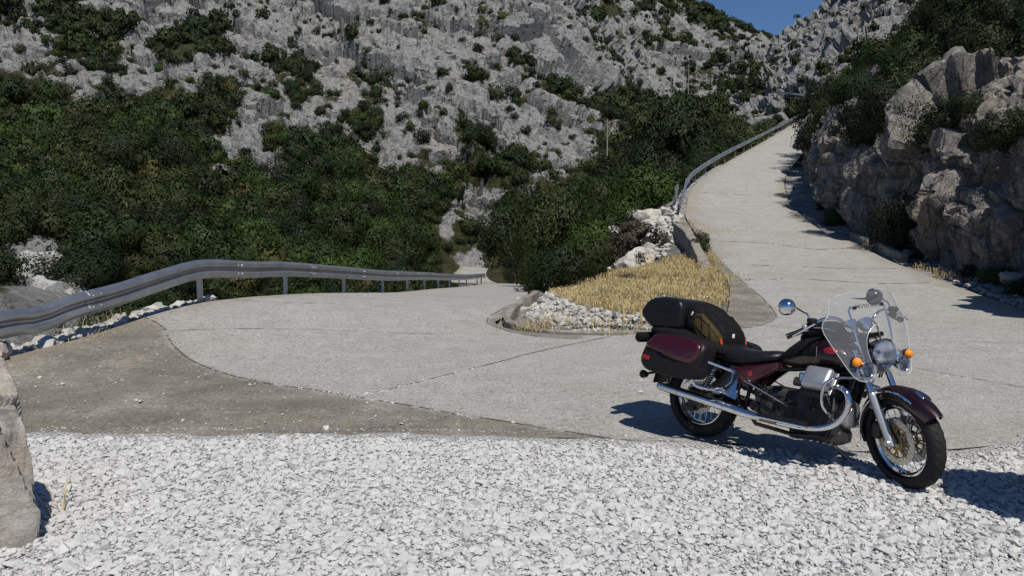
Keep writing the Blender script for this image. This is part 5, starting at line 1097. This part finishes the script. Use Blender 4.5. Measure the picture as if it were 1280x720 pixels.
# handlebar and controls
barp = lambda sg: [np.array(p) * [1, sg, 1] for p in ((1.185, .05, .995), (1.19, .085, 1.05), (1.185, .16, 1.125), (1.16, .25, 1.14), (1.125, .345, 1.10), (1.10, .40, 1.065), (1.05, .50, 1.025))]
mb = MB(S)
for sg in (-1, 1): mb.tube(crom(np.array(barp(sg)), 30), .0115, 12)
mb.tube([fp(-.03, -.06, .12), fp(-.03, .06, .12)], .014, 12); hb = mb.build('handlebar', M_chrome, bike)
_q = Vector(at(1092, 371, 5.62)) ; _l = (Matrix.Translation(Vector(BO)) @ bikeM @ Matrix.Scale(1.035, 4)).inverted() @ _q; LM = HD + _R.T @ (np.array(_l) - HD); print('left mirror', LM)
for sg in (-1, 1):
    P = crom(np.array(barp(sg)), 60); gp = P[46:]; mb = MB(S); mb.tube(gp, [.020] * 2 + [.0195] * (len(gp) - 3) + [.022], 14); mb.build('grip', M_black, hb)
    q = P[40]; d = P[44] - P[38]; d /= np.linalg.norm(d); mb = MB(S); mb.tube([q - d * .035, q - d * .03, q + d * .03, q + d * .035], [.018, .026, .026, .018], 12); mb.rbox(q + AF * .03 + AX * .022, (.06, .05, .038), .01); mb.build('switch_housing', M_black, hb)
    mb = MB(S); mb.rbox(q + AF * .005 + d * .045 + AX * .004, (.04, .04, .05), .012); mb.build('lever_bracket', M_silver, hb)
    mb = MB(S); a0 = q + AF * .045 - AX * .008; a1 = P[59] + AF * .062 - AX * .022; mb.tube([a0, a0 * .6 + a1 * .4 + AF * .012, a1, a1 - d * .0 + AX * .001], [.007, .0065, .006, .009], 8); mb.build('lever', M_silver, hb)
    # mirror: ball shell on a jointed stalk, chrome on the right side
    m0 = q + AX * .035 + AF * .01; m3 = q + np.array([-.02, -.175, .15]) if sg < 0 else LM; mb = MB(S); mb.tube([m0, m0 + AX * .045, m0 * .45 + m3 * .55 + AX * .045, m3 - Yv * sg * .04], [.008, .0065, .0065, .011], 8); mi = mb.build('mirror', M_dchrome, hb)
    mb = MB(S); mb.lathe([(.002, .062), (.026, .056), (.045, .042), (.056, .022), (.060, 0), (.060, -.012), (.055, -.016)], m3, (1, sg * .1, .1), 28); mb.build('mirror_shell', M_chrome if sg < 0 else M_frame, mi)  # left shell black: its dark reflection is put into the colour
    mb = MB(S); mb.lathe([(.002, -.013), (.0555, -.013)], m3, (1, sg * .1, .1), 28); mb.build('mirror_glass', M_refl, mi)
# instruments
for sg in (-1, 1):
    c = fp(-.005, sg * .062, .20); d = np.array([-.62, 0, .78]); mb = MB(S); mb.lathe([(.002, -.075), (.03, -.07), (.046, -.045), (.05, 0), (.054, .008), (.05, .014), (.046, .01)], c, d, 28); ins = mb.build('instrument', M_chrome, bike); mb = MB(S); mb.lathe([(.002, .008), (.047, .008)], c, d, 28); mb.build('dial', M_dial, ins)
mb = MB(S)
for k, (b0, b1) in enumerate(((-.06, -.03), (-.02, .05), (.05, .07))): mb.tube(crom(np.array([fp(-.05, b0 * 3, .22), fp(.06, b0 * 2, .16), fp(.075, b1, .02), fp(.03, b1, -.12), fp(-.05, b1, -.2)]), 16), .006, 6)
mb.tube(crom(np.array([fp(-.10, -.2, .24), fp(.03, -.14, .12), fp(.04, -.10, -.1), fp(-.03, -.09, -.30), fp(-.03, -.085, -.47)]), 24), .0045, 6)
mb.build('control_cable', M_black, bike)

# tank
def sec(x, w, z0, z1, p=2.6, n=28, top=1.0, y0=0.0):
    zc, h = (z0 + z1) / 2, (z1 - z0) / 2; out = []
    for k in range(n):
        a = 2 * PI * k / n; cx, sx = math.cos(a), math.sin(a); yy = w * math.copysign(abs(cx) ** (2 / p), cx) * (1 - (1 - top) * max(0, sx)); out.append(np.array([x, y0 + yy, zc + h * math.copysign(abs(sx) ** (2 / p), sx)]))
    return out
tank = MB(); tank.loft([sec(x, w, a, b, 2.5, 32, .72) for x, w, a, b in ((.635, .04, .715, .755), (.66, .085, .70, .79), (.72, .125, .688, .85), (.80, .158, .685, .915), (.88, .175, .69, .962), (.97, .182, .695, .985), (1.06, .180, .70, .978), (1.13, .168, .715, .95), (1.19, .145, .735, .91), (1.225, .11, .755, .875), (1.235, .05, .78, .84))]); tk = tank.build('fuel_tank', M_mdark, bike, 60)
for sg in (-1, 1):
    mb = MB(); V = []; 
    def tw(x, z):
        X = [.66, .72, .80, .88, .97, 1.06, 1.13, 1.19]; w = np.interp(x, X, [.085, .125, .158, .175, .182, .180, .168, .145]); a = np.interp(x, X, [.70, .688, .685, .69, .695, .70, .715, .735]); b = np.interp(x, X, [.79, .85, .915, .962, .985, .978, .95, .91]); h = (b - a) / 2; s = np.clip((z - (a + b) / 2) / h, -1, 1); sx = math.copysign(abs(s) ** 1.25, s); cx = math.sqrt(max(0, 1 - sx * sx)); return w * cx ** .8 * (1 - .28 * max(0, sx))
    mb.lathe([(.001, .006), (.03, .0055), (.042, .003), (.046, -.004)], (0, 0, 0), (0, 1, 0), 28); 
    mb.v = [np.array([1.085 + p[0] * 1.05, sg * (tw(1.085 + p[0] * 1.05, .862 + p[2] * .55) + .002 + max(0, p[1])), .862 + p[2] * .55]) for p in mb.v]; mb.build('tank_emblem', M_red, tk)
    mb = MB(); pts = []
    for x, z in [(.70, .80), (.78, .865), (.86, .905), (.93, .915), (.975, .89), (.992, .84), (.99, .78), (.97, .725)]: pts.append(np.array([x, sg * (tw(x, z) + .003), z]))
    mb.tube(crom(np.array(pts), 30), .0025, 6); mb.build('cover_piping', mat('grey_piping', (.22, .2, .19), .5), tk)
# tank bra (black cover) following the rear of the tank
mb = MB(); mb.loft([sec(x, w + .0035, a + .02, b + .004, 2.5, 32, .72) for x, w, a, b in ((.655, .08, .70, .785), (.72, .125, .688, .85), (.80, .158, .685, .915), (.88, .175, .69, .962), (.94, .180, .693, .980), (.985, .1825, .695, .985))], cap=False); mb.build('tank_cover', M_cloth, tk, 60)
# seat
mb = MB(); mb.loft([sec(x, w, a, b, p, 28, .82) for x, w, a, b, p in ((-.24, .10, .74, .80, 3), (-.2, .135, .70, .835, 3), (-.05, .150, .68, .85, 3), (.10, .155, .66, .85, 3), (.16, .16, .65, .84, 3), (.22, .165, .635, .80, 2.8), (.30, .17, .635, .785, 2.8), (.40, .165, .645, .778, 2.7), (.50, .145, .665, .785, 2.6), (.58, .115, .69, .798, 2.4), (.635, .085, .71, .80, 2.2), (.665, .04, .735, .785, 2))]); st_ = mb.build('seat', M_vinyl, bike, 70)
for sg in (-1, 1):
    mb = MB(); P = [(-.2, .137, .735), (.1, .157, .725), (.28, .171, .70), (.42, .163, .705), (.53, .137, .728), (.62, .09, .757)]; mb.tube(crom(np.array([(x, sg * (y * .985), z) for x, y, z in P]), 30), .0035, 6); mb.build('seat_piping', M_black, st_)
# side panels
for sg in (-1, 1):
    outl = [(.25, .63), (.33, .635), (.45, .655), (.56, .69), (.655, .715), (.685, .705), (.68, .675), (.62, .63), (.55, .575), (.49, .525), (.45, .505), (.36, .515), (.30, .55)]
    mb = MB(); n = len(outl); C_ = np.mean(outl, 0); rings = []
    for f, yy in ((1.0, .128), (1.0, .150), (.95, .163), (.75, .172), (.4, .176)): rings.append([np.array([C_[0] + (x - C_[0]) * f, sg * (yy - .045 * max(0, (x - .45)) / .24), C_[1] + (z - C_[1]) * f]) for x, z in outl])
    mb.loft(rings); sp = mb.build('side_panel', M_maroon, bike, 50)
    mb = MB(); mb.lathe([(.001, .004), (.02, .003), (.026, 0)], (.47, sg * .173, .605), (0, sg, 0), 20); mb.build('panel_badge', M_red, sp)
# frame tubes
mb = MB()
for sg in (-1, 1):
    y = sg
    mb.tube([(1.20, .03 * y, .86), (1.05, .07 * y, .74), (.70, .10 * y, .67), (.42, .12 * y, .63), (.10, .13 * y, .66), (-.22, .13 * y, .69)], .016, 10)
    mb.tube([(1.235, .03 * y, .80), (1.22, .10 * y, .62), (1.16, .13 * y, .40), (1.10, .14 * y, .25), (.85, .145 * y, .215), (.55, .14 * y, .23), (.44, .13 * y, .33), (.46, .125 * y, .50), (.60, .11 * y, .66)], .016, 10)
    mb.tube([(.42, .13 * y, .60), (.36, .14 * y, .45), (.40, .14 * y, .32)], .02, 10)
    mb.tube([(.62, .135 * y, .42), (.36, .14 * y, .50), (.10, .135 * y, .62)], .011, 8)
    mb.tube([(.40, .11 * y, .33), (.2, .115 * y, .33), (XR, .115 * y, RW)], .024, 12)
mb.tube([(1.31, 0, .78), (1.225, 0, .98)], .035, 14); fr_o = mb.build('frame', M_frame, bike)
# engine: crankcase, gearbox, transverse V cylinders, alternator cover, sump
mb = MB(); mb.rbox((.99, 0, .40), (.36, .26, .30), .05); mb.rbox((.70, 0, .40), (.30, .24, .26), .05); mb.rbox((.99, 0, .255), (.40, .20, .10), .03); mb.rbox((.55, 0, .40), (.14, .18, .20), .03)
for k in range(7): mb.rbox((.86 + .045 * k, 0, .212), (.010, .21, .05), .004)
for k in range(6): mb.rbox((.60 + .05 * k, -.118, .42), (.014, .02, .17), .004); mb.rbox((.60 + .05 * k, .118, .42), (.014, .02, .17), .004)
mb.tube([(.62, -.125, .37), (.62, -.15, .37)], .05, 16); mb.tube([(.74, -.12, .47), (.74, -.145, .47)], .032, 14); mb.tube([(.52, -.10, .36), (.52, -.14, .36)], .04, 14)
en = mb.build('engine', M_engine, bike)
mb = MB(); mb.lathe([(.105, -.02), (.105, .03), (.09, .055), (.05, .062), (.0, .062)], (1.17, 0, .425), (1, 0, 0), 28); mb.torus((1.225, 0, .425), (1, 0, 0), .07, .005, 28, 6); mb.build('alternator_cover', M_alu, en)
for sg in (-1, 1):
    d = np.array([0, sg * .72, .69]); d /= np.linalg.norm(d); b0 = np.array([1.065, sg * .10, .475]); s_ = np.array([1.0, 0, 0]); t_ = np.cross(d, s_)
    mb = MB(); M3 = np.stack([s_, t_, d], 1)
    for k in range(8): mb.rbox(b0 + d * (.025 + .0195 * k), (.185 - .004 * abs(k - 4), .170 - .004 * abs(k - 4), .0085), .004, M3)
    mb.tube([b0 - d * .02, b0 + d * .17], .062, 18); cy = mb.build('cylinder', M_engine, en)
    mb = MB(); mb.rbox(b0 + d * .195, (.195, .185, .045), .014, M3); 
    for k in range(3): mb.rbox(b0 + d * (.178 + .017 * k), (.205, .19, .006), .003, M3)
    mb.build('cylinder_head', M_engine, cy)
    d2 = np.array([0, sg * .90, .43]); d2 = d * 0.55 + d2 / np.linalg.norm(d2) * 0.45; d2 /= np.linalg.norm(d2); t2 = np.cross(d2, s_); M4 = np.stack([s_, t2, d2], 1); cc = b0 + d * .255 + np.array([0.008, 0, .012])
    mb = MB(); mb.rbox(cc, (.205, .175, .088), .034, M4, 4, fn=lambda q: q * np.array([1 - 1.0 * max(0, q[2]), 1 - 1.6 * max(0, q[2]), 1])); mb.rbox(cc - d2 * .048, (.215, .185, .014), .006, M4); 
    for a in (-.088, .088):
        for b_ in (-.072, .072): mb.lathe([(.0, .014), (.008, .014), (.009, 0), (.009, -.02)], cc - d2 * .03 + s_ * a + t2 * b_, d2, 8)
    rc = mb.build('rocker_cover', M_alu, cy, 40)
    mb = MB(); q = b0 + np.array([-.155, sg * .055, .125]); mb.tube([b0 + d * .2 - s_ * .08, q + [.06, 0, .0], q, q - [.07, 0, -.005]], [.026, .026, .03, .034], 14); mb.rbox(q - [0, 0, .06], (.05, .05, .06), .014); mb.build('carburettor', M_engine, en)
    mb = MB(); mb.lathe([(0, .03), (.018, .028), (.026, .018), (.028, -.03), (.02, -.035)], q + [-.015, sg * .005, .048], (0, 0, 1), 18); mb.build('carburettor_cap', M_chrome, en)
    mb = MB(); mb.tube(crom(np.array([b0 + d * .26 + s_ * .05, b0 + d * .22 + [-.03, sg * .01, -.10], b0 + [-.06, sg * .10, -.05], b0 + [-.14, sg * .03, .02]]), 16), .006, 6); mb.tube([(.78, sg * .14, .47), (.70, sg * .155, .48), (.47, sg * .165, .555)], .005, 6); mb.tube([(.86, sg * .135, .43), (.70, sg * .15, .43)], .01, 8); mb.build('engine_hose', M_black, en)
# rear linkage rod, right side
mb = MB(); mb.tube([(.44, -.185, .545), (.80, -.195, .428)], .006, 8); mb.build('linkage_rod', M_dchrome, bike)
# exhausts
for sg in (-1, 1):
    P = crom(np.array([(1.155, sg * .225, .595), (1.21, sg * .255, .625), (1.275, sg * .272, .60), (1.302, sg * .275, .53), (1.275, sg * .268, .44), (1.21, sg * .26, .365), (1.10, sg * .25, .315), (.95, sg * .24, .293), (.80, sg * .235, .290), (.66, sg * .235, .295)]), 50)
    mb = MB(); mb.tube(P, .0215, 16); ex = mb.build('exhaust_pipe', M_chrome, bike)
    mb = MB(); mb.tube([(.78, sg * .236, .291), (.70, sg * .236, .293), (.62, sg * .236, .297)], [.024, .025, .024], 16); mb.build('pipe_collar', make_noisy('heat_blued_brown_steel', (.22, .15, .09), (.34, .25, .17), 9, .35, .9, 0), ex)
    Q = np.array([(.65, sg * .236, .295), (.60, sg * .237, .298), (.50, sg * .239, .306), (.35, sg * .242, .322), (.05, sg * .250, .348), (-.20, sg * .256, .370), (-.30, sg * .258, .379), (-.305, sg * .258, .3795)]); mb = MB(); mb.tube(Q, [.023, .028, .034, .037, .0375, .0365, .031, .026], 22); si = mb.build('silencer', M_chrome, bike)
    mb = MB(); mb.tube([(-.28, sg * .2575, .377), (-.309, sg * .258, .380)], .029, 16); mb.build('silencer_outlet', M_black, si)
    for x in (.33, -.1): mb = MB(); mb.tube([(x - .008, sg * (.242 + (.33 - x) * .027), .324 + (.33 - x) * .088), (x + .008, sg * (.242 + (.33 - x) * .027), .322 + (.33 - x) * .088)], .0388, 22); mb.build('silencer_band', M_dchrome, si)
# crash bars, pannier guards, footboards
for sg in (-1, 1):
    mb = MB(); mb.tube(crom(np.array([(1.29, sg * .06, .705), (1.25, sg * .20, .695), (1.215, sg * .325, .685), (1.175, sg * .36, .655), (1.155, sg * .365, .59), (1.16, sg * .36, .50), (1.175, sg * .33, .455), (1.17, sg * .22, .40), (1.14, sg * .13, .36)]), 46), .0105, 12); mb.build('crash_bar', M_chrome, bike)
    mb = MB(); mb.tube(crom(np.array([(.33, sg * .19, .60), (.25, sg * .30, .635), (.17, sg * .385, .665), (.125, sg * .41, .655), (.115, sg * .415, .60), (.125, sg * .41, .50), (.15, sg * .39, .455), (.22, sg * .28, .435), (.30, sg * .2, .425)]), 46), .0125, 12); mb.build('pannier_guard', M_chrome, bike)
    mb = MB(); mb.rbox((.86, sg * .315, .318), (.40, .105, .018), .008); fbd = mb.build('footboard', M_chrome, bike); mb = MB(); mb.rbox((.86, sg * .317, .3335), (.37, .085, .012), .005)
    for k in range(5): mb.rbox((.86, sg * (.285 + .016 * k), .341), (.36, .006, .005), .002)
    mb.build('rubber_pad', M_black, fbd)
    mb = MB(); mb.tube([(.80, sg * .14, .30), (.80, sg * .30, .305)], .012, 8); mb.tube([(.98, sg * .14, .30), (.98, sg * .30, .305)], .012, 8); mb.build('footboard_mount', M_frame, fbd)
    # polished passenger peg plate
    o1 = [(.36, .635), (.30, .645), (.24, .62), (.235, .585), (.215, .53), (.175, .475), (.165, .44), (.20, .42), (.27, .43), (.34, .405), (.415, .39), (.425, .42), (.40, .47), (.385, .55)]
    mb = MB(); mb.prism([(x, sg * (.195 - (z - .5) * .30), z) for x, z in o1], (0, sg * .014, 0)); pp = mb.build('peg_plate', M_chrome, bike, 30)
    mb = MB(); mb.prism([(x, sg * (.2105 - (z - .5) * .30), z) for x, z in [(.335, .60), (.30, .60), (.285, .53), (.255, .48), (.30, .475), (.34, .52)]], (0, sg * .008, 0)); mb.prism([(x, sg * (.2105 - (z - .5) * .30), z) for x, z in [(.27, .455), (.36, .445), (.35, .425), (.28, .432)]], (0, sg * .003, 0)); mb.build('plate_recess', M_dchrome, pp, 30)
    mb = MB(); mb.tube([(.27, sg * .205, .452), (.27, sg * .30, .445)], .014, 12); mb.rbox((.265, sg * .285, .447), (.05, .09, .03), .01); mb.build('passenger_peg', M_dchrome, pp)
    # rear shock
    mb = MB(); a, b_ = np.array([.03, sg * .15, .35]), np.array([.17, sg * .145, .66]); mb.tube([a, b_], .02, 12); sh_ = mb.build('shock_absorber', M_engine, bike); L_ = b_ - a; mb = MB(); mb.tube([a + L_ * (.15 + .6 * k / 90) + .032 * np.array([math.cos(k * .7), math.sin(k * .7), 0]) for k in range(91)], .005, 6); mb.build('spring', M_chrome, sh_)
# rear drive box and caliper
mb = MB(); mb.rbox((XR, -.105, RW), (.15, .05, .15), .03); mb.rbox((-.10, -.085, .235), (.11, .05, .06), .02); mb.build('rear_drive', M_engine, bike)
# rear mudguard, tail
fender('rear_mudguard', XR, .385, 35, 178, .098, None, M_mdark, .05)
mb = MB(); mb.rbox((-.40, 0, .60), (.10, .19, .09), .03); tl = mb.build('tail_lamp', M_black, bike); mb = MB(); mb.rbox((-.45, 0, .60), (.03, .16, .07), .014); mb.build('red_lens', M_redlens, tl)
mb = MB(); mb.rbox((-.485, 0, .45), (.012, .19, .16), .005, np.array(Matrix.Rotation(.2, 3, 'Y'))); mb.build('number_plate_holder', M_black, bike)
for sg in (-1, 1):
    mb = MB(); mb.tube([(-.40, sg * .06, .49), (-.49, sg * .20, .452)], .010, 8); mb.build('signal_arm', M_black, bike)
    mb = MB(); c_ = np.array([-.50, sg * .245, .447]); mb.lathe([(.004, .05), (.02, .047), (.032, .02), (.036, 0), (.036, -.006)], c_, (-1 * -1, 0, 0), 20); mb.build('turn_signal', M_black, bike); mb = MB(); mb.lathe([(.034, -.005), (.03, -.02), (.016, -.03), (.002, -.031)], c_, (1, 0, 0), 20); o_ = mb.build('amber_lens', M_amber, bike.children[-1] if False else None); o_.parent = [q for q in bike.children if q.name.startswith('turn_signal')][-1]
# panniers
for sg in (-1, 1):
    def pan(f=1.0, y0=.30, y1=.46, top=None):
        return None
    prof = [(-.275, .825), (-.05, .832), (.13, .815), (.205, .785), (.225, .72), (.20, .60), (.155, .515), (.10, .492), (-.10, .487), (-.30, .505), (-.365, .535), (-.392, .59), (-.375, .66), (-.33, .755)]
    P = crom(np.array([(x, 0, z) for x, z in prof + prof[:1]]), 72)[:-1]; C_ = P.mean(0); secs = []
    for f, y in ((.90, .262), (.985, .272), (1, .30), (1.0, .40), (.985, .428), (.95, .446), (.88, .457), (.72, .463), (.4, .466)): secs.append([C_ + (p - C_) * f + np.array([0, sg * (y - .035 * max(0, (p[2] - .72)) / .1 * (y > .3)), 0]) for p in P])
    mb = MB(); mb.loft(secs); pa = mb.build('pannier', M_panlow, bike, 50)
    lid = [(-.265, .812), (-.05, .820), (.12, .803), (.185, .775), (.196, .72), (.165, .655), (.09, .622), (-.06, .637), (-.19, .672), (-.315, .70), (-.33, .735)]
    Q = crom(np.array([(x, 0, z) for x, z in lid + lid[:1]]), 60)[:-1]; C2 = Q.mean(0); secs = []
    for f, y in ((1.0, .425), (1.0, .452), (.965, .466), (.85, .474), (.5, .478)): secs.append([C2 + (p - C2) * f + np.array([0, sg * (y - .028 * max(0, (p[2] - .72)) / .1), 0]) for p in Q])
    mb = MB(); mb.loft(secs); mb.build('pannier_lid', M_maroon, pa, 50)
    mb = MB(); mb.rbox((-.315, sg * .462, .615), (.075, .012, .036), .006, np.array(Matrix.Rotation(.12, 3, 'Y'))); mb.build('reflector', M_redlens, pa)
# luggage rack and side stand
mb = MB()
for sg in (-1, 1): mb.tube([(.0, sg * .13, .83), (-.2, sg * .14, .86), (-.50, sg * .12, .865), (-.52, sg * .05, .865)], .009, 8)
mb.tube([(-.25, -.14, .862), (-.25, .14, .862)], .009, 8); mb.tube([(-.52, -.06, .865), (-.52, .06, .865)], .009, 8); mb.build('luggage_rack', M_dchrome, bike)
mb = MB(); mb.tube([(.98, .13, .22), (1.05, .22, .10), (1.12, .268, .045)], [.016, .014, .012], 10); mb.rbox((1.135, .275, .037), (.09, .06, .012), .005); mb.build('side_stand', M_dchrome, bike)
# top case
prof = [(-.50, 1.150), (-.36, 1.166), (-.215, 1.150), (-.165, 1.09), (-.155, .98), (-.165, .905), (-.21, .880), (-.46, .872), (-.535, .895), (-.615, .965), (-.625, 1.02), (-.565, 1.11)]
P = crom(np.array([(x, 0, z) for x, z in prof + prof[:1]]), 84)[:-1]; C_ = P.mean(0); secs = []
for f, y in ((.45, -.252), (.80, -.250), (.92, -.240), (.985, -.215), (1, -.17), (1.0, 0), (1, .17), (.985, .215), (.92, .240), (.80, .250), (.45, .252)): secs.append([C_ + (p - C_) * np.array([f * .5 + .5, 1, f]) * np.array([1, 1, 1]) + np.array([0, y, 0]) for p in P])
mb = MB(); mb.loft(secs); tc = mb.build('top_case', M_case, bike, 50)
mb = MB()
for f, y in ((1.0, -.17), ): pass
seam = [(-.628, -.10, 1.028), (-.615, -.19, 1.03), (-.56, -.238, 1.035), (-.42, -.2535, 1.04), (-.28, -.2515, 1.035), (-.19, -.225, 1.025)]
mb.tube(crom(np.array(seam), 30), .0035, 6); mb.tube(crom(np.array([(x, -y, z) for x, y, z in seam]), 30), .0035, 6); mb.build('lid_seam', M_frame, tc)
mb = MB(); mb.rbox((-.64, 0, .98), (.02, .10, .06), .008); mb.build('latch', M_black, tc)
for o in [tc] + list(tc.children):
    for v in o.data.vertices: v.co.x = -.155 + (v.co.x + .155) * .93; v.co.z = .868 + (v.co.z - .868) * .93 - .018

# luggage strapped on the pillion seat, lying on the bike: things of their own
def on_bike(name, label, cat):
    o = empty(name, label, cat, BO); o.rotation_mode = 'XYZ'; o.rotation_euler = bikeM.to_euler(); o.scale = (1.035,) * 3; return o
bag = on_bike('luggage_bag', 'black soft travel bag with olive mesh side strapped behind the rider seat', 'bag'); _n0 = len(bpy.data.objects)
def lump(q, amp, fr, sd): 
    q = np.asarray(q); return q
secs = []
for x, w, a, b in ((-.175, .15, .875, 1.06), (-.15, .205, .845, 1.125), (-.08, .228, .830, 1.140), (.02, .232, .812, 1.108), (.10, .225, .79, 1.062), (.18, .212, .768, 1.018), (.25, .19, .755, .972), (.295, .155, .765, .925), (.315, .08, .80, .875)): secs.append(sec(x, w, a, b, 3.0, 40, .86))
mb = MB(); mb.loft(secs); nv = len(mb.v); V = np.array(mb.v); V += (np.array([0, 1, 1.0]) * (.010 * fbm(V * 9, 3)[:, None] + .006 * ridge(V * np.array([20, 6, 6]), 2)[:, None])); mb.v = list(V); bg_o = mb.build('bag_body', M_cloth, bag, 60)
for sg in (-1, 1):
    mb = MB(); pol = [(-.005, 1.045), (.06, 1.055), (.14, 1.005), (.235, .935), (.285, .88), (.27, .815), (.20, .82), (.10, .845), (.02, .885), (-.02, .94)]; C2 = np.mean(pol, 0); rings = []
    wy = lambda x, z: np.interp(x, [-.15, -.08, .02, .10, .18, .25, .295], [.205, .228, .232, .225, .212, .19, .155]) * (1 - .10 * np.clip((z - np.interp(x, [0, .3], [.99, .86])) / .1, 0, 1) - .0)
    for f, o in ((1.0, -.006), (1.0, .006), (.96, .012), (.7, .016), (.35, .016)): rings.append([np.array([C2[0] + (x - C2[0]) * f, sg * (wy(C2[0] + (x - C2[0]) * f, C2[1] + (z - C2[1]) * f) + o), C2[1] + (z - C2[1]) * f]) for x, z in pol])
    mb.loft(rings); mb.build('mesh_panel', M_olive, bag, 50)
    mb = MB()
    for pts in ([(.02, 1.04), (.13, .985), (.26, .885)], [(-.02, .985), (.06, .93), (.16, .87)], [(.06, 1.05), (.10, .95), (.10, .85)], [(.16, .99), (.185, .90), (.20, .825)]):
        mb.tube(crom(np.array([(x, sg * (wy(x, z) + .021), z) for x, z in pts]), 12), .004, 6)
    mb.build('strap', M_black, bag)
    mb = MB(); mb.tube([(.275, sg * (wy(.275, .85) + .012), .87), (.287, sg * (wy(.287, .85) + .008), .825)], [.014, .012], 8); mb.build('orange_tab', M_orange, bag)
mb = MB(); mb.rbox((-.045, -.232, 1.045), (.014, .010, .036), .004, np.array(Matrix.Rotation(.5, 3, 'Y'))); mb.build('white_tag', M_white, bag)
mb = MB(); mb.rbox((.318, -.055, .90), (.010, .03, .035), .004); mb.build('white_tag', M_white, bag)
def squeeze(root, fx, fz):
    for o in root.children:
        for v in o.data.vertices: v.co.x = fx(v.co.x); v.co.z = fz(v.co.x, v.co.z)
squeeze(bag, lambda x: -.17 + (x + .17) * .80, lambda x, z: z - .035)
cov = on_bike('rain_cover', 'black folded rain cover draped under the top case and travel bag', 'cover')
secs = []
for x, w, a, b in ((-.52, .18, .80, .86), (-.46, .26, .765, .875), (-.30, .30, .77, .882), (-.12, .30, .755, .876), (.05, .285, .725, .85), (.16, .26, .69, .82), (.23, .22, .685, .79), (.265, .15, .70, .765)): secs.append(sec(x, w, a, b, 3.2, 44, .9))
mb = MB(); mb.loft(secs); V = np.array(mb.v); V += np.array([.2, 1, 1.0]) * (.014 * fbm(V * 8 + 3, 3)[:, None] + .008 * ridge(V * np.array([16, 7, 9]), 2)[:, None]); mb.v = list(V); mb.build('cover_cloth', M_cloth, cov, 60)
mb = MB(); mb.tube([(-.53, -.32, .755), (-.545, -.29, .757), (-.555, 0, .77), (-.545, .29, .757), (-.53, .32, .755)], [.03, .044, .046, .044, .03], 16); mb.build('rolled_end', M_cloth, cov, 60)
tb = on_bike('tank_bag', 'small black tank bag lying on the fuel tank below the handlebar', 'bag')
secs = []
for x, w, a, b in ((.80, .07, .90, .955), (.84, .115, .90, 1.01), (.92, .135, .93, 1.055), (1.0, .138, .945, 1.072), (1.07, .125, .95, 1.06), (1.11, .09, .95, 1.02)): secs.append(sec(x, w, a, b, 3, 32, .85))
mb = MB(); mb.loft(secs); V = np.array(mb.v); V += np.array([.2, 1, 1.0]) * (.010 * fbm(V * 12 + 3, 3)[:, None]); mb.v = list(V); tbo = mb.build('bag_body', M_cloth, tb, 60)
mb = MB(); mb.tube(crom(np.array([(.85, -.12, .985), (.93, -.141, 1.01), (1.02, -.141, 1.015), (1.09, -.115, 1.0)]), 20), .0035, 6); mb.build('zip', M_dchrome, tb)
